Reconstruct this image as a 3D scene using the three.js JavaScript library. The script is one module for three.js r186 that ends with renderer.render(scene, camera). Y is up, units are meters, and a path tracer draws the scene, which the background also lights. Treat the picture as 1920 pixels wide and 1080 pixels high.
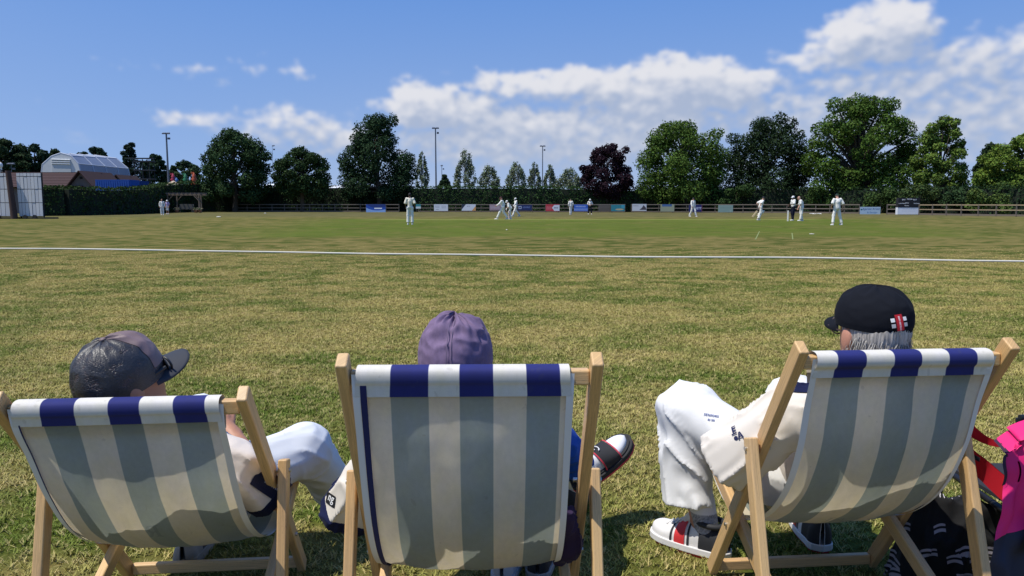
import * as THREE from 'three';
import { RoundedBoxGeometry } from 'three/addons/geometries/RoundedBoxGeometry.js';
import { mergeGeometries, mergeVertices } from 'three/addons/utils/BufferGeometryUtils.js';
import { createNoise2D, createNoise3D } from 'simplex-noise';

// ---------------------------------------------------------------- camera, sky, sun, exposure
const scene = new THREE.Scene();
const FOCAL = 1440, EYE = 1.2, PITCH = Math.atan(158 / FOCAL);
const camera = new THREE.PerspectiveCamera(2 * Math.atan(540 / FOCAL) * 180 / Math.PI, 16 / 9, 0.05, 3000);
camera.position.set(0, EYE, 0);
camera.rotation.set(-PITCH, 0, 0);
scene.add(camera);

const renderer = new THREE.WebGLRenderer({ antialias: true });
renderer.toneMapping = THREE.LinearToneMapping;
renderer.toneMappingExposure = 1.0;
renderer.shadowMap.enabled = true;

const SUN = new THREE.Vector3(-0.40, 0.90, 0.14).normalize();
const sun = new THREE.DirectionalLight(new THREE.Color(1, 0.955, 0.87), 4.7);
sun.name = 'sun';
sun.position.copy(SUN).multiplyScalar(120);
sun.castShadow = true;
sun.shadow.radius = 1;
Object.assign(sun.shadow.camera, { left: -120, right: 120, top: 120, bottom: -120, near: 1, far: 400 });
sun.shadow.mapSize.set(4096, 4096);
scene.add(sun, sun.target);

function rng(seed) { let s = seed | 0; return () => { s = (s + 0x6d2b79f5) | 0; let t = Math.imul(s ^ (s >>> 15), 1 | s); t = (t + Math.imul(t ^ (t >>> 7), 61 | t)) ^ t; return ((t ^ (t >>> 14)) >>> 0) / 4294967296; }; }
const n2 = createNoise2D(rng(11)), n3 = createNoise3D(rng(12));
const { clamp, lerp, smoothstep } = THREE.MathUtils;
const fbm2 = (x, y, o = 4) => { let s = 0, a = 0.5, t = 0; for (let i = 0; i < o; i++) { s += a * n2(x, y); t += a; x = x * 2.03 + 5.1; y = y * 2.03 - 3.7; a *= 0.5; } return s / t; };
const V = (x, y, z) => new THREE.Vector3(x, y, z);

// positions read off the photograph: a picture point at a known distance (metres along the view) or on the ground
const elev = (py) => Math.atan((540 - py) / FOCAL) - PITCH;
function at(px, py, dist) { const y = EYE + dist * Math.tan(elev(py)), D = dist * Math.cos(PITCH) - (y - EYE) * Math.sin(PITCH); return V((px - 960) / FOCAL * D, y, -dist); }
function onGround(px, py, h = 0) { return at(px, py, (EYE - h) / Math.tan(-elev(py))); }

// the sky: clear air with cumulus banked low over the horizon
{
  const W = 2048, H = 1024, data = new Float32Array(W * H * 4), deg = 180 / Math.PI;
  const dirOf = (px, py) => [Math.atan((px - 960) / FOCAL) * deg, elev(py) * deg];
  const puff = [];
  const cloud = (px, py, rx, ry, w = 1) => { const [a, e] = dirOf(px, py); puff.push([a, e, rx / 25, ry / 25, w]); };
  cloud(1655, 80, 58, 38, 0.95); cloud(1575, 98, 62, 42, 0.9); cloud(1510, 128, 80, 18, 0.55); cloud(1630, 115, 90, 26, 0.7);
  cloud(985, 156, 110, 24, 0.7); cloud(1110, 156, 140, 30, 0.82); cloud(1275, 150, 110, 38, 0.98); cloud(1355, 172, 90, 34, 0.9); cloud(1240, 185, 190, 36, 0.85);
  cloud(800, 195, 85, 40, 0.95); cloud(870, 210, 110, 36, 0.75); cloud(1000, 232, 170, 32, 0.8); cloud(930, 268, 210, 40, 0.65); cloud(1230, 232, 150, 34, 0.7); cloud(1130, 268, 190, 40, 0.65);
  cloud(1490, 222, 190, 46, 0.46); cloud(1650, 185, 210, 34, 0.5); cloud(1830, 155, 190, 48, 0.52); cloud(1890, 240, 190, 70, 0.55); cloud(1720, 245, 260, 60, 0.5);
  cloud(372, 232, 65, 15, 0.42); cloud(535, 226, 75, 20, 0.5); cloud(625, 256, 100, 30, 0.55); cloud(500, 255, 80, 26, 0.4);
  cloud(395, 152, 45, 13, 0.26); cloud(480, 136, 45, 13, 0.23); cloud(562, 140, 30, 14, 0.28); cloud(250, 142, 34, 13, 0.2);
  function density(a, e) {
    const wx = fbm2(a * 0.30 + 3, e * 0.45, 5), wy = fbm2(a * 0.30 - 9, e * 0.45 + 4, 5), billow = fbm2(a * 0.6, e * 0.95, 4);
    let d = -1;
    const A = a + wx * 1.5, E = e + wy * 0.75;
    for (const [pa, pe, rx, ry, w] of puff) {
      const u = (A - pa) / rx, v = (E - pe) / (E < pe ? ry * 1.2 : ry), q = u * u + v * v;
      if (q < 4) { d = Math.max(d, w * (1.0 - 0.72 * q)); }
    }
    d += billow * 0.30;
    // thin broken cloud going on all round the horizon
    const aa = Math.abs(a), round = smoothstep(aa, 34, 52);
    const low = 0.22 * smoothstep(a, -14, 2) * (1 - round) + round * (0.05 + 0.3 * n2(a * 0.03, 7.7));
    const band = fbm2(a * 0.10 + 40, e * 0.30, 5) * 0.7 + low - Math.abs(e - 5) * (aa < 40 ? 0.10 : 0.06);
    return Math.max(d, band);
  }
  for (let row = 0; row < H; row++) {
    const up = ((row + 0.5) / H - 0.5) * Math.PI, e = up * deg;
    for (let col = 0; col < W; col++) {
      const ang = ((col + 0.5) / W - 0.5) * 2 * Math.PI, x = Math.cos(ang) * Math.cos(up), z = Math.sin(ang) * Math.cos(up), y = Math.sin(up);
      const a = Math.atan2(x, -z) * deg;
      let c;
      if (e < -2) c = [0.10, 0.10, 0.055];
      else {
        const el = Math.max(e, 0), t = Math.pow(clamp(el / 24, 0, 1), 0.75), k = clamp((el - 24) / 66, 0, 1);
        const hor = [0.335, 0.495, 0.79], mid = [0.052, 0.222, 0.68], top = [0.050, 0.165, 0.50];
        c = [0, 1, 2].map((i) => lerp(lerp(hor[i], mid[i], t), top[i], k));
        const g = Math.max(0, x * SUN.x + y * SUN.y + z * SUN.z), glow = 0.10 * Math.pow(g, 6) + 0.05 * smoothstep(-a, 5, 60);
        c[0] += glow; c[1] += glow * 0.95; c[2] += glow * 0.7;
        if (e < 40) {
          const d = density(a, el), cover = smoothstep(d, 0.06, 0.62);
          if (cover > 0.003) {
            const d2 = density(a - 0.5, el + 0.75), d3 = density(a - 0.9, el + 1.9), lit = clamp(0.20 + (d - d2) * 0.80 + (d - d3) * 0.55 + fbm2(a * 0.9, el * 1.4, 4) * 0.16, 0, 1);
            const dark = [0.395, 0.47, 0.635], white = [0.80, 0.80, 0.84];
            for (let i = 0; i < 3; i++) c[i] = lerp(c[i], lerp(dark[i], white[i], lit), cover * 0.97);
          }
        }
        const veil = 0.62 * Math.exp(-el / 4.2) * smoothstep(a, -28, -4);
        const pale = [0.50, 0.57, 0.71];
        for (let i = 0; i < 3; i++) c[i] = lerp(c[i], pale[i], veil);
      }
      const o = (row * W + col) * 4;
      data[o] = c[0]; data[o + 1] = c[1]; data[o + 2] = c[2]; data[o + 3] = 1;
    }
  }
  const sky = new THREE.DataTexture(data, W, H, THREE.RGBAFormat, THREE.FloatType);
  sky.mapping = THREE.EquirectangularReflectionMapping;
  sky.magFilter = THREE.LinearFilter;
  sky.needsUpdate = true;
  scene.background = sky;
  scene.environment = sky;
}

// ---------------------------------------------------------------- helpers
const taken = new Map();
function numbered(name) { const n = taken.get(name) ?? 0; taken.set(name, n + 1); return n ? name + '_' + String(n).padStart(3, '0') : name; }
function tag(o, label, category, group) { o.userData.label = label; o.userData.category = category; if (group) o.userData.group = group; return o; }
function thing(name, label, category, pos = V(0, 0, 0), turn = 0, group) {
  const o = new THREE.Group(); o.name = numbered(name); o.position.copy(pos); o.rotation.y = turn; scene.add(o);
  return tag(o, label, category, group);
}
function part(name, geo, mat, parent) { const m = new THREE.Mesh(geo, mat); m.name = name; m.castShadow = m.receiveShadow = true; parent.add(m); return m; }
function structure(name, geo, mat) { const m = part(name, geo, mat, scene); m.userData.kind = 'structure'; return m; }
const lin = (r, g, b) => new THREE.Color().setRGB(r, g, b);
const std = (r, g, b, rough = 0.85, extra = {}) => new THREE.MeshStandardMaterial({ color: lin(r, g, b), roughness: rough, ...extra });
function canvasTex(w, h, draw, srgb = true) {
  const c = document.createElement('canvas'); c.width = w; c.height = h; draw(c.getContext('2d'), w, h);
  const t = new THREE.CanvasTexture(c); if (srgb) t.colorSpace = THREE.SRGBColorSpace;
  t.wrapS = t.wrapT = THREE.RepeatWrapping; t.magFilter = THREE.LinearFilter; return t;
}
function dataTex(n, f, srgb = false) {   // f(u, v) -> [r, g, b] in 0..1
  const d = new Uint8Array(n * n * 4);
  for (let y = 0, o = 0; y < n; y++) for (let x = 0; x < n; x++, o += 4) { const c = f(x / n, y / n); d[o] = clamp(c[0], 0, 1) * 255; d[o + 1] = clamp(c[1], 0, 1) * 255; d[o + 2] = clamp(c[2], 0, 1) * 255; d[o + 3] = 255; }
  const t = new THREE.DataTexture(d, n, n, THREE.RGBAFormat); t.wrapS = t.wrapT = THREE.RepeatWrapping; t.magFilter = THREE.LinearFilter; t.minFilter = THREE.LinearFilter;
  if (srgb) t.colorSpace = THREE.SRGBColorSpace; t.needsUpdate = true; return t;
}
const box = (w, h, d, x = 0, y = 0, z = 0, rx = 0, ry = 0, rz = 0) => new THREE.BoxGeometry(w, h, d).applyMatrix4(new THREE.Matrix4().compose(V(x, y, z), new THREE.Quaternion().setFromEuler(new THREE.Euler(rx, ry, rz)), V(1, 1, 1)));
function bar(a, b, w, t, round = 0) {   // a squared bar from a to b, w across (sideways), t deep
  const d = b.clone().sub(a), L = d.length();
  const g = round ? new RoundedBoxGeometry(w, L, t, 2, round) : new THREE.BoxGeometry(w, L, t);
  const p = g.attributes.position, uv = g.attributes.uv;
  for (let i = 0; i < p.count; i++) uv.setXY(i, (p.getX(i) + p.getZ(i)) , p.getY(i));
  const y = d.normalize(), x = Math.abs(y.x) > 0.9 ? V(0, 0, 1) : V(1, 0, 0), z = x.clone().cross(y).normalize(); x.copy(y).cross(z);
  return g.applyMatrix4(new THREE.Matrix4().makeBasis(x, y, z).setPosition(a.clone().add(b).multiplyScalar(0.5)));
}
function rod(a, b, r0, r1 = r0, seg = 8) { const d = b.clone().sub(a), g = new THREE.CylinderGeometry(r1, r0, d.length(), seg, 1); return g.applyMatrix4(new THREE.Matrix4().compose(a.clone().add(b).multiplyScalar(0.5), new THREE.Quaternion().setFromUnitVectors(V(0, 1, 0), d.normalize()), V(1, 1, 1))); }
const plain = (g) => { const h = g.index ? g.toNonIndexed() : g; for (const k of Object.keys(h.attributes)) if (!['position', 'normal'].includes(k)) h.deleteAttribute(k); return h; };
const join = (list) => mergeGeometries(list.map(plain));
// ---------------------------------------------------------------- the ground
const fineGrass = (() => {
  const N = 1024, wrap = (x, y, f, s) => { const a = x * 2 * Math.PI, b = y * 2 * Math.PI, r = f / (2 * Math.PI); return n3(Math.cos(a) * r + s, Math.sin(a) * r, Math.cos(b) * r) * 0.5 + n3(Math.sin(b) * r - s, Math.cos(a) * r, Math.sin(a) * r + 4) * 0.5; };
  const r = rng(5), h = new Float32Array(N * N).fill(0.45), hue = new Float32Array(N * N).fill(0);
  for (let i = 0; i < 90000; i++) {   // short blades lying every way
    let x = r() * N, y = r() * N; const a = r() * 6.28, L = 4 + r() * 9, v = r(), t = r() < 0.36 ? 1 : 0;
    for (let k = 0; k < L; k++) { const o = ((y | 0) & (N - 1)) * N + ((x | 0) & (N - 1)); h[o] = lerp(h[o], 0.25 + v * 0.75, 0.75); hue[o] = lerp(hue[o], t, 0.7); x += Math.cos(a); y += Math.sin(a); }
  }
  const map = dataTex(N, (u, v) => {
    const o = (Math.round(v * N) & (N - 1)) * N + (Math.round(u * N) & (N - 1)), b = 0.62 + 0.50 * h[o] + 0.10 * wrap(u, v, 40, 2), t = hue[o];
    return [b * lerp(0.86, 1.08, t), b * lerp(0.94, 0.96, t), b * lerp(0.80, 0.90, t)].map((c) => c * 0.84);
  });
  const bump = dataTex(N, (u, v) => { const o = (Math.round(v * N) & (N - 1)) * N + (Math.round(u * N) & (N - 1)); return [h[o], h[o], h[o]]; });
  return { map, bump };
})();
// what grows where: parched straw-coloured patches in green turf, the watered square, worn strips
const squareNear = (x) => 27.5 + 1.1 * n2(x * 0.13, 2) + 0.6 * n2(x * 0.6, 4);
function turf(x, z) {
  const d = -z;
  const streak = fbm2(x * 0.55, z * 0.8, 4), big = fbm2(x * 0.11 + 9, z * 0.10, 3), fine = fbm2(x * 2.3, z * 2.6 + 3, 3);
  let dry = 0.50 + 0.95 * streak + 0.45 * big + 0.50 * fine;
  dry += 0.18 * smoothstep(d, 5, 16) - 0.06 * smoothstep(d, 18, 30);
  dry += 0.22 * Math.exp(-(((d - 15.6) / 1.1) ** 2)) * smoothstep(x, 5, 9);
  dry += smoothstep(d, 7, 14) * (0.75 * n2(x * 0.9 + 30, z * 1.1) + 0.55 * n2(x * 2.6, z * 1.9 + 8)) * (1 - 0.5 * smoothstep(d, 35, 70));
  dry = clamp(dry, 0, 1);
  const green = [0.094, 0.115, 0.019], straw = [0.298, 0.226, 0.086];
  let c = green.map((g, i) => lerp(g, straw[i], dry * 0.92));
  // the watered square
  const near = squareNear(x), far = 62, left = -10.5 - (d - 27) * 0.12, right = 15 + (d - 27) * 0.36;
  let sq = smoothstep(d, near - 1.0, near + 2.2) * (1 - smoothstep(d, far - 1.5, far)) * smoothstep(x, left - 4, left + 3) * (1 - smoothstep(x, right - 2, right + 5));
  sq *= clamp(0.85 + 0.35 * n2(x * 0.2, z * 0.12) + 0.2 * n2(x * 0.9, z * 0.5), 0, 1);
  const lush = [0.138, 0.178, 0.026];
  c = c.map((v, i) => lerp(v, lush[i] * (1 + 0.10 * n2(x * 0.4, z * 0.25)), sq * 0.88));
  // pale cut strip on the square
  const strip = smoothstep(d, 57.0, 57.3) * (1 - smoothstep(d, 59.6, 59.9)) * smoothstep(x, -12, -9) * (1 - smoothstep(x, 22.5, 24));
  c = c.map((v, i) => lerp(v, [0.33, 0.32, 0.10][i], strip * 0.75));
  // greyer, thinner grass far out
  const out = smoothstep(d, 62, 80) * 0.75;
  c = c.map((v, i) => lerp(v, [0.175, 0.150, 0.072][i] * (1 + 0.30 * streak + 0.16 * fine), out));
  return c;
}
{
  const zs = []; for (let d = -40; d < -1;) { zs.push(d); d += Math.max(0.5, -d * 0.2); } for (let d = -0.5; d < 150;) { zs.push(d); d += Math.max(0.085, 0.0105 * d); } for (let d = 150; d < 1500; d *= 1.35) zs.push(d); zs.push(1500);
  const cols = 330, pos = [], col = [], uv = [], idx = [];
  zs.forEach((d, r) => {
    const half = 7 + 1.15 * Math.max(d, 0) + (d > 140 ? d : 0) + (d < -1 ? 30 : 0);
    for (let k = 0; k <= cols; k++) {
      const s = k / cols * 2 - 1, x = s * half, z = -d, c = turf(x, z);
      pos.push(x, 0, z); col.push(...c); uv.push(x / 3.1, z / 3.1);
      if (r && k) { const a = (r - 1) * (cols + 1) + k, b = r * (cols + 1) + k; idx.push(a - 1, a, b, a - 1, b, b - 1); }
    }
  });
  const g = new THREE.BufferGeometry();
  g.setAttribute('position', new THREE.Float32BufferAttribute(pos, 3)); g.setAttribute('color', new THREE.Float32BufferAttribute(col, 3)); g.setAttribute('uv', new THREE.Float32BufferAttribute(uv, 2));
  g.setIndex(idx); g.computeVertexNormals();
  structure('cricket_ground', g, new THREE.MeshPhysicalMaterial({ vertexColors: true, map: fineGrass.map, bumpMap: fineGrass.bump, bumpScale: 0.012, roughness: 1, specularIntensity: 0.12 }));
}
// standing blades in the foreground
{
  const r = rng(77), pos = [], nor = [], idx = [];
  const tuft = (n, seed) => {
    const q = rng(seed), p = [], id = [];
    for (let i = 0; i < n; i++) {
      const a = q() * 6.28, bx = (q() - 0.5) * 0.03, bz = (q() - 0.5) * 0.03, h = 0.007 + q() * 0.010, lean = 0.008 + q() * 0.022, w = 0.0011 + q() * 0.0009, ox = Math.cos(a), oz = Math.sin(a), b = p.length / 3;
      p.push(bx - oz * w, 0, bz + ox * w, bx + oz * w, 0, bz - ox * w, bx + ox * lean * 0.45 - oz * w * 0.8, h * 0.62, bz + oz * lean * 0.45 + ox * w * 0.8, bx + ox * lean * 0.45 + oz * w * 0.8, h * 0.62, bz + oz * lean * 0.45 - ox * w * 0.8, bx + ox * lean, h, bz + oz * lean);
      id.push(b, b + 1, b + 3, b, b + 3, b + 2, b + 2, b + 3, b + 4);
    }
    const g = new THREE.BufferGeometry(); g.setAttribute('position', new THREE.Float32BufferAttribute(p, 3)); g.setIndex(id); g.computeVertexNormals(); return g;
  };
  const list = [];
  for (let i = 0; i < 1400000 && list.length < 330000; i++) {
    const d = 1.9 + Math.pow(r(), 0.66) * 22, x = (r() * 2 - 1) * (0.80 * d + 1.1), keep = Math.pow(1 - smoothstep(d, 3.0, 23.5), 1.5);
    if (r() < keep) list.push([x, -d]);
  }
  const m = new THREE.MeshPhysicalMaterial({ roughness: 0.75, specularIntensity: 0.4, side: THREE.DoubleSide });
  const im = new THREE.InstancedMesh(tuft(7, 3), m, list.length), M = new THREE.Matrix4(), Q = new THREE.Quaternion(), C = new THREE.Color();
  im.name = 'grass'; im.castShadow = im.receiveShadow = true; im.userData = { kind: 'stuff', label: 'short mown grass, green mixed with dry straw-coloured blades', category: 'grass' };
  list.forEach(([x, z], i) => {
    const s = 0.7 + r() * 0.7, c = turf(x, z), dry = r(), v = 0.75 + r() * 0.6;
    M.compose(V(x, 0, z), Q.setFromAxisAngle(V(0, 1, 0), r() * 6.28), V(s, s, s)); im.setMatrixAt(i, M);
    if (dry < 0.30) C.setRGB(lerp(c[0], 0.46, 0.5) * v * 1.3, lerp(c[1], 0.37, 0.5) * v * 1.3, lerp(c[2], 0.16, 0.5) * v * 1.3); else C.setRGB(c[0] * 1.4 * v, c[1] * 1.55 * v, c[2] * 1.3 * v);
    im.setColorAt(i, C);
  });
  scene.add(im);
}
// boundary rope
{
  const pts = [[-420, 464], [-150, 466], [0, 467.5], [120, 468], [260, 470], [400, 472.5], [540, 474.5], [700, 477.5], [860, 479], [1010, 481], [1180, 483.5], [1340, 484.2], [1500, 485], [1650, 487.5], [1800, 490.5], [1920, 492], [2150, 496], [2400, 500]].map(([x, y]) => onGround(x, y).setY(0.02));
  const curve = new THREE.CatmullRomCurve3(pts);
  const rope = part('boundary_rope', new THREE.TubeGeometry(curve, 400, 0.021, 7), std(0.62, 0.60, 0.53, 0.9), scene);
  rope.name = numbered('boundary_rope'); tag(rope, 'long white boundary rope lying across the grass', 'rope');
}
// ---------------------------------------------------------------- trees and hedges
function leafGeo(n, place, size, tint, seed, flat = 0) {   // place(r) -> [pos, out]; tint(r) -> [r, g, b]
  const r = rng(seed), pos = new Float32Array(n * 12), col = new Float32Array(n * 12), idx = new Uint32Array(n * 6), N = V(0, 0, 0), T = V(0, 0, 0), B = V(0, 0, 0), R = V(0, 0, 0);
  for (let i = 0; i < n; i++) {
    const [p, out, shade] = place(r), s = size * (0.55 + r() * 0.9), c = tint(r, shade);
    R.set(r() - 0.5, r() - 0.5, r() - 0.5).multiplyScalar(1.5);
    N.copy(out).multiplyScalar(0.75).add(R).add(V(0, 0.3 + flat, 0)).normalize();
    T.set(r() - 0.5, r() - 0.5, r() - 0.5).cross(N).normalize(); B.copy(N).cross(T);
    const o = i * 12, a = s * 0.5, b = s * 0.36, k = s * 0.1;
    for (const [j, ta, tb, tn] of [[0, a, 0, -k], [1, 0, b, k], [2, -a, 0, -k], [3, 0, -b, k]]) {
      pos[o + j * 3] = p.x + T.x * ta + B.x * tb + N.x * tn; pos[o + j * 3 + 1] = p.y + T.y * ta + B.y * tb + N.y * tn; pos[o + j * 3 + 2] = p.z + T.z * ta + B.z * tb + N.z * tn;
      col[o + j * 3] = c[0]; col[o + j * 3 + 1] = c[1]; col[o + j * 3 + 2] = c[2];
    }
    const v = i * 4; idx.set([v, v + 1, v + 2, v, v + 2, v + 3], i * 6);
  }
  const g = new THREE.BufferGeometry(); g.setAttribute('position', new THREE.BufferAttribute(pos, 3)); g.setAttribute('color', new THREE.BufferAttribute(col, 3)); g.setIndex(new THREE.BufferAttribute(idx, 1)); g.computeVertexNormals(); return g;
}
const leafMat = new THREE.MeshPhysicalMaterial({ vertexColors: true, roughness: 0.75, side: THREE.DoubleSide, transmission: 0.22, thickness: 0, specularIntensity: 0.15 });
const barkMat = std(0.075, 0.062, 0.045, 0.95), paleBark = std(0.30, 0.29, 0.26, 0.9);
const tinted = (c, vary = 0.35) => (r) => { const k = 1 - vary + 2 * vary * r(), y = (r() - 0.5) * 0.3; return [c[0] * k * (1 + y), c[1] * k, c[2] * k * (1 - y * 0.6)]; };
function limb(pts, radii, seg = 7) {
  const path = new THREE.CatmullRomCurve3(pts), n = Math.max(4, pts.length * 3), g = new THREE.TubeGeometry(path, n, 1, seg), p = g.attributes.position, c = V(0, 0, 0);
  for (let i = 0; i <= n; i++) { const t = i / n, f = t * (radii.length - 1), k = Math.min(radii.length - 2, Math.floor(f)), rad = lerp(radii[k], radii[k + 1], f - k); path.getPointAt(t, c); for (let j = 0; j <= seg; j++) { const o = i * (seg + 1) + j; p.setXYZ(o, c.x + (p.getX(o) - c.x) * rad, c.y + (p.getY(o) - c.y) * rad, c.z + (p.getZ(o) - c.z) * rad); } }
  g.computeVertexNormals(); return g;
}
// kind: round (broad crown), dome, column, airy
function tree(name, label, [px, topPy, leftPx, rightPx, crownPy], dist, color, o = {}, group = 'trees round the ground') {
  const seed = o.seed ?? Math.round(px * 7 + topPy), r = rng(seed), base = at(px, 382, dist).setY(0), top = at(px, topPy, dist).y, low = Math.max(0.2, at(px, crownPy, dist).y);
  const L = at(leftPx, 382, dist).x - base.x, R = at(rightPx, 382, dist).x - base.x, half = (R - L) / 2, mid = (R + L) / 2, H = top - low;
  const t = thing(name, label, 'tree', base, 0, group), depth = Math.min(half, H * 0.6) * (o.deep ?? 1);
  const lobes = [], n = o.lobes ?? 26, shape = o.shape ?? ((h) => Math.sqrt(Math.max(0.02, 1 - ((h - 0.38) / 0.64) ** 2)));
  for (let i = 0; i < n; i++) {
    const h = (i + 0.5 + (r() - 0.5) * 0.6) / n, a = i * 2.4 + r() * 0.9, w = shape(h), q = Math.sqrt(0.12 + 0.88 * r()) * (o.reach ?? 0.80), s = (o.lobe ?? 0.30) * (0.7 + 0.6 * r()) * lerp(1, 0.75, h);
    lobes.push([V(mid + Math.cos(a) * w * q * half, low + H * lerp(0.05, 0.92, h), Math.sin(a) * w * q * depth), V(half * s, Math.min(half, H * 0.5) * s * (o.squash ?? 0.8), depth * s)]);
  }
  // lobes that carry the outline, left and right
  for (const h of o.edge ?? [0.10, 0.27, 0.44, 0.60, 0.76]) for (const s of [-1, 1]) { const q = (o.lobe ?? 0.30) * (0.65 + 0.5 * r()), hh = h + (r() - 0.5) * 0.1; lobes.push([V(mid + s * Math.max(0, shape(hh) - q * 0.9) * half, low + H * lerp(0.05, 0.92, hh), (r() - 0.5) * depth * 0.5), V(half * q, Math.min(half, H * 0.5) * q * (o.squash ?? 0.8), depth * q)]); }
  lobes.push([V(mid + (r() - 0.5) * half * 0.2, top - Math.min(half, H * 0.5) * 0.2, 0), V(half * 0.24, Math.min(half, H * 0.5) * 0.2, depth * 0.24)]);
  // a few that reach further out
  for (const [x, y] of o.reachTo ?? []) { const p = at(x, y, dist); lobes.push([V(p.x - base.x, p.y, (r() - 0.5) * depth * 0.5), V(half * 0.16, H * 0.07, depth * 0.2)]); }
  const trunkR = o.trunk ?? half * 0.07, fork = low + H * (o.fork ?? 0.22), parts = [limb([V(0, -0.1, 0), V(0.03 * half, fork * 0.5, 0), V(mid * 0.4, fork, 0), V(mid * 0.8, low + H * 0.6, 0), V(mid, low + H * 0.85, 0)], [trunkR * 1.25, trunkR, trunkR * 0.85, trunkR * 0.4, trunkR * 0.12])];
  lobes.forEach(([c], i) => { if (i % (o.limbs ?? 2) === 0) { const s = Math.min(fork + (c.y - fork) * 0.25, c.y), k = clamp((s - fork) / (H * 0.8), 0, 1); parts.push(limb([V(mid * (0.4 + 0.5 * k), s, 0), V(lerp(mid * 0.5, c.x, 0.5), lerp(s, c.y, 0.6), c.z * 0.5), c], [trunkR * 0.42, trunkR * 0.25, trunkR * 0.08], 5)); } });
  part('trunk', join(parts), o.bark ?? barkMat, t);
  const N = o.leaves ?? 9000, total = lobes.reduce((s, [, e]) => s + e.x * e.y + e.z * e.y, 0), pick = []; let acc = 0;
  for (const l of lobes) { acc += (l[1].x * l[1].y + l[1].z * l[1].y) / total; pick.push(acc); }
  const base_c = tinted(color, o.vary ?? 0.35), kinds = lobes.map(() => 0.85 + r() * 0.3), dir = V(0, 0, 0), P = V(0, 0, 0);
  const place = (q) => {
    const u = q(); let k = 0; while (pick[k] < u && k < lobes.length - 1) k++;
    const [c, e] = lobes[k], y = q() * 2 - 1, a = q() * 6.283, w = Math.sqrt(1 - y * y); dir.set(Math.cos(a) * w, y, Math.sin(a) * w);
    const lump = 1 + 0.28 * n3(c.x + dir.x * 1.7, c.y + dir.y * 1.7, c.z + dir.z * 1.7), d = (o.hollow ?? 0.5) + (1 - (o.hollow ?? 0.5)) * Math.sqrt(q()) * 1.12;
    P.set(c.x + dir.x * e.x * d * lump, c.y + dir.y * e.y * d * lump - (o.droop ?? 0) * q() * q() * 2, c.z + dir.z * e.z * d * lump);
    if (P.y < 0.15) P.y = 0.15 + q() * 0.5;
    return [P, dir, kinds[k]];
  };
  part('crown', leafGeo(Math.round(N * 1.8), place, o.leaf ?? 0.28, (q, s) => { const c = base_c(q); return [c[0] * s, c[1] * s, c[2] * s]; }, seed + 1, o.flat ?? 0), leafMat, t);
  return t;
}
const G1 = [0.036, 0.072, 0.024], G2 = [0.078, 0.138, 0.024], G3 = [0.130, 0.200, 0.038], DARK = [0.027, 0.052, 0.020], BIRCH = [0.175, 0.215, 0.125], COPPER = [0.026, 0.012, 0.020];
// left half of the far side
tree('chestnut_tree', 'big dark round-headed tree standing beside the pergola', [440, 241, 378, 508, 375], 113, G1, { leaves: 15000, lobes: 34, seed: 41, reachTo: [[386, 318], [500, 292], [398, 340], [400, 285]] });
tree('round_tree', 'smaller dark round tree between two taller dark trees', [566, 275, 515, 622, 368], 113, [0.036, 0.070, 0.022], { leaves: 10000, lobes: 26, seed: 42, fork: 0.1 });
tree('oak_tree', 'tall dark broad-based tree left of the light mast nearest centre', [710, 212, 637, 776, 385], 116, [0.028, 0.060, 0.024], { leaves: 17000, lobes: 40, seed: 43, shape: (h) => (h < 0.3 ? 0.98 - 0.1 * h : 1.12 - 0.95 * h * h), reachTo: [[645, 300], [650, 312], [770, 300], [735, 225], [690, 225]] });
// birches in the middle
const birchAt = (px, top, l, r, low, dist, label, n = 2300) => tree('birch_tree', label, [px, top, l, r, low], dist, BIRCH, { bark: paleBark, leaves: Math.round(n * 0.55), lobes: 15, lobe: 0.24, squash: 1.3, reach: 0.9, shape: (h) => (h < 0.35 ? 0.75 + h * 0.7 : 1.25 - 0.95 * h), leaf: 0.30, hollow: 0.0, droop: 0.8, limbs: 1, trunk: 0.14, vary: 0.45, deep: 1 }, 'thin birches behind the hedge');
birchAt(791, 282, 778, 806, 350, 150, 'thin pale birch just right of the tall broad-based dark tree', 1900);
birchAt(872, 278, 850, 896, 352, 150, 'tallest thin birch right of the middle light mast', 3000);
birchAt(916, 309, 895, 940, 352, 150, 'low birch right beside the tallest birch');
birchAt(975, 302, 946, 990, 352, 150, 'birch left of the third light mast, at the left of three');
birchAt(1002, 302, 988, 1016, 352, 155, 'narrow birch just left of the third light mast', 1700);
birchAt(1030, 306, 1018, 1044, 352, 155, 'narrow birch just right of the third light mast', 1600);
birchAt(1069, 313, 1040, 1094, 352, 150, 'low spreading birch left of the dark purple tree', 2600);
tree('fir_tree', 'small dark conical tree peeping over the hedge by the mast', [833, 327, 818, 850, 356], 145, DARK, { leaves: 1500, lobes: 12, shape: (h) => 1 - 0.9 * h, seed: 61 });
tree('copper_beech', 'dark purple-leaved tree rising from the hedge near centre', [1137, 270, 1090, 1184, 368], 112, COPPER, { leaves: 8000, lobes: 26, lobe: 0.27, reach: 0.9, seed: 53, shape: (h) => (h < 0.25 ? 0.75 + h : 1.08 - 0.75 * (h - 0.2)), reachTo: [[1172, 282], [1094, 315], [1178, 318], [1120, 283], [1150, 276]] });
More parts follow.
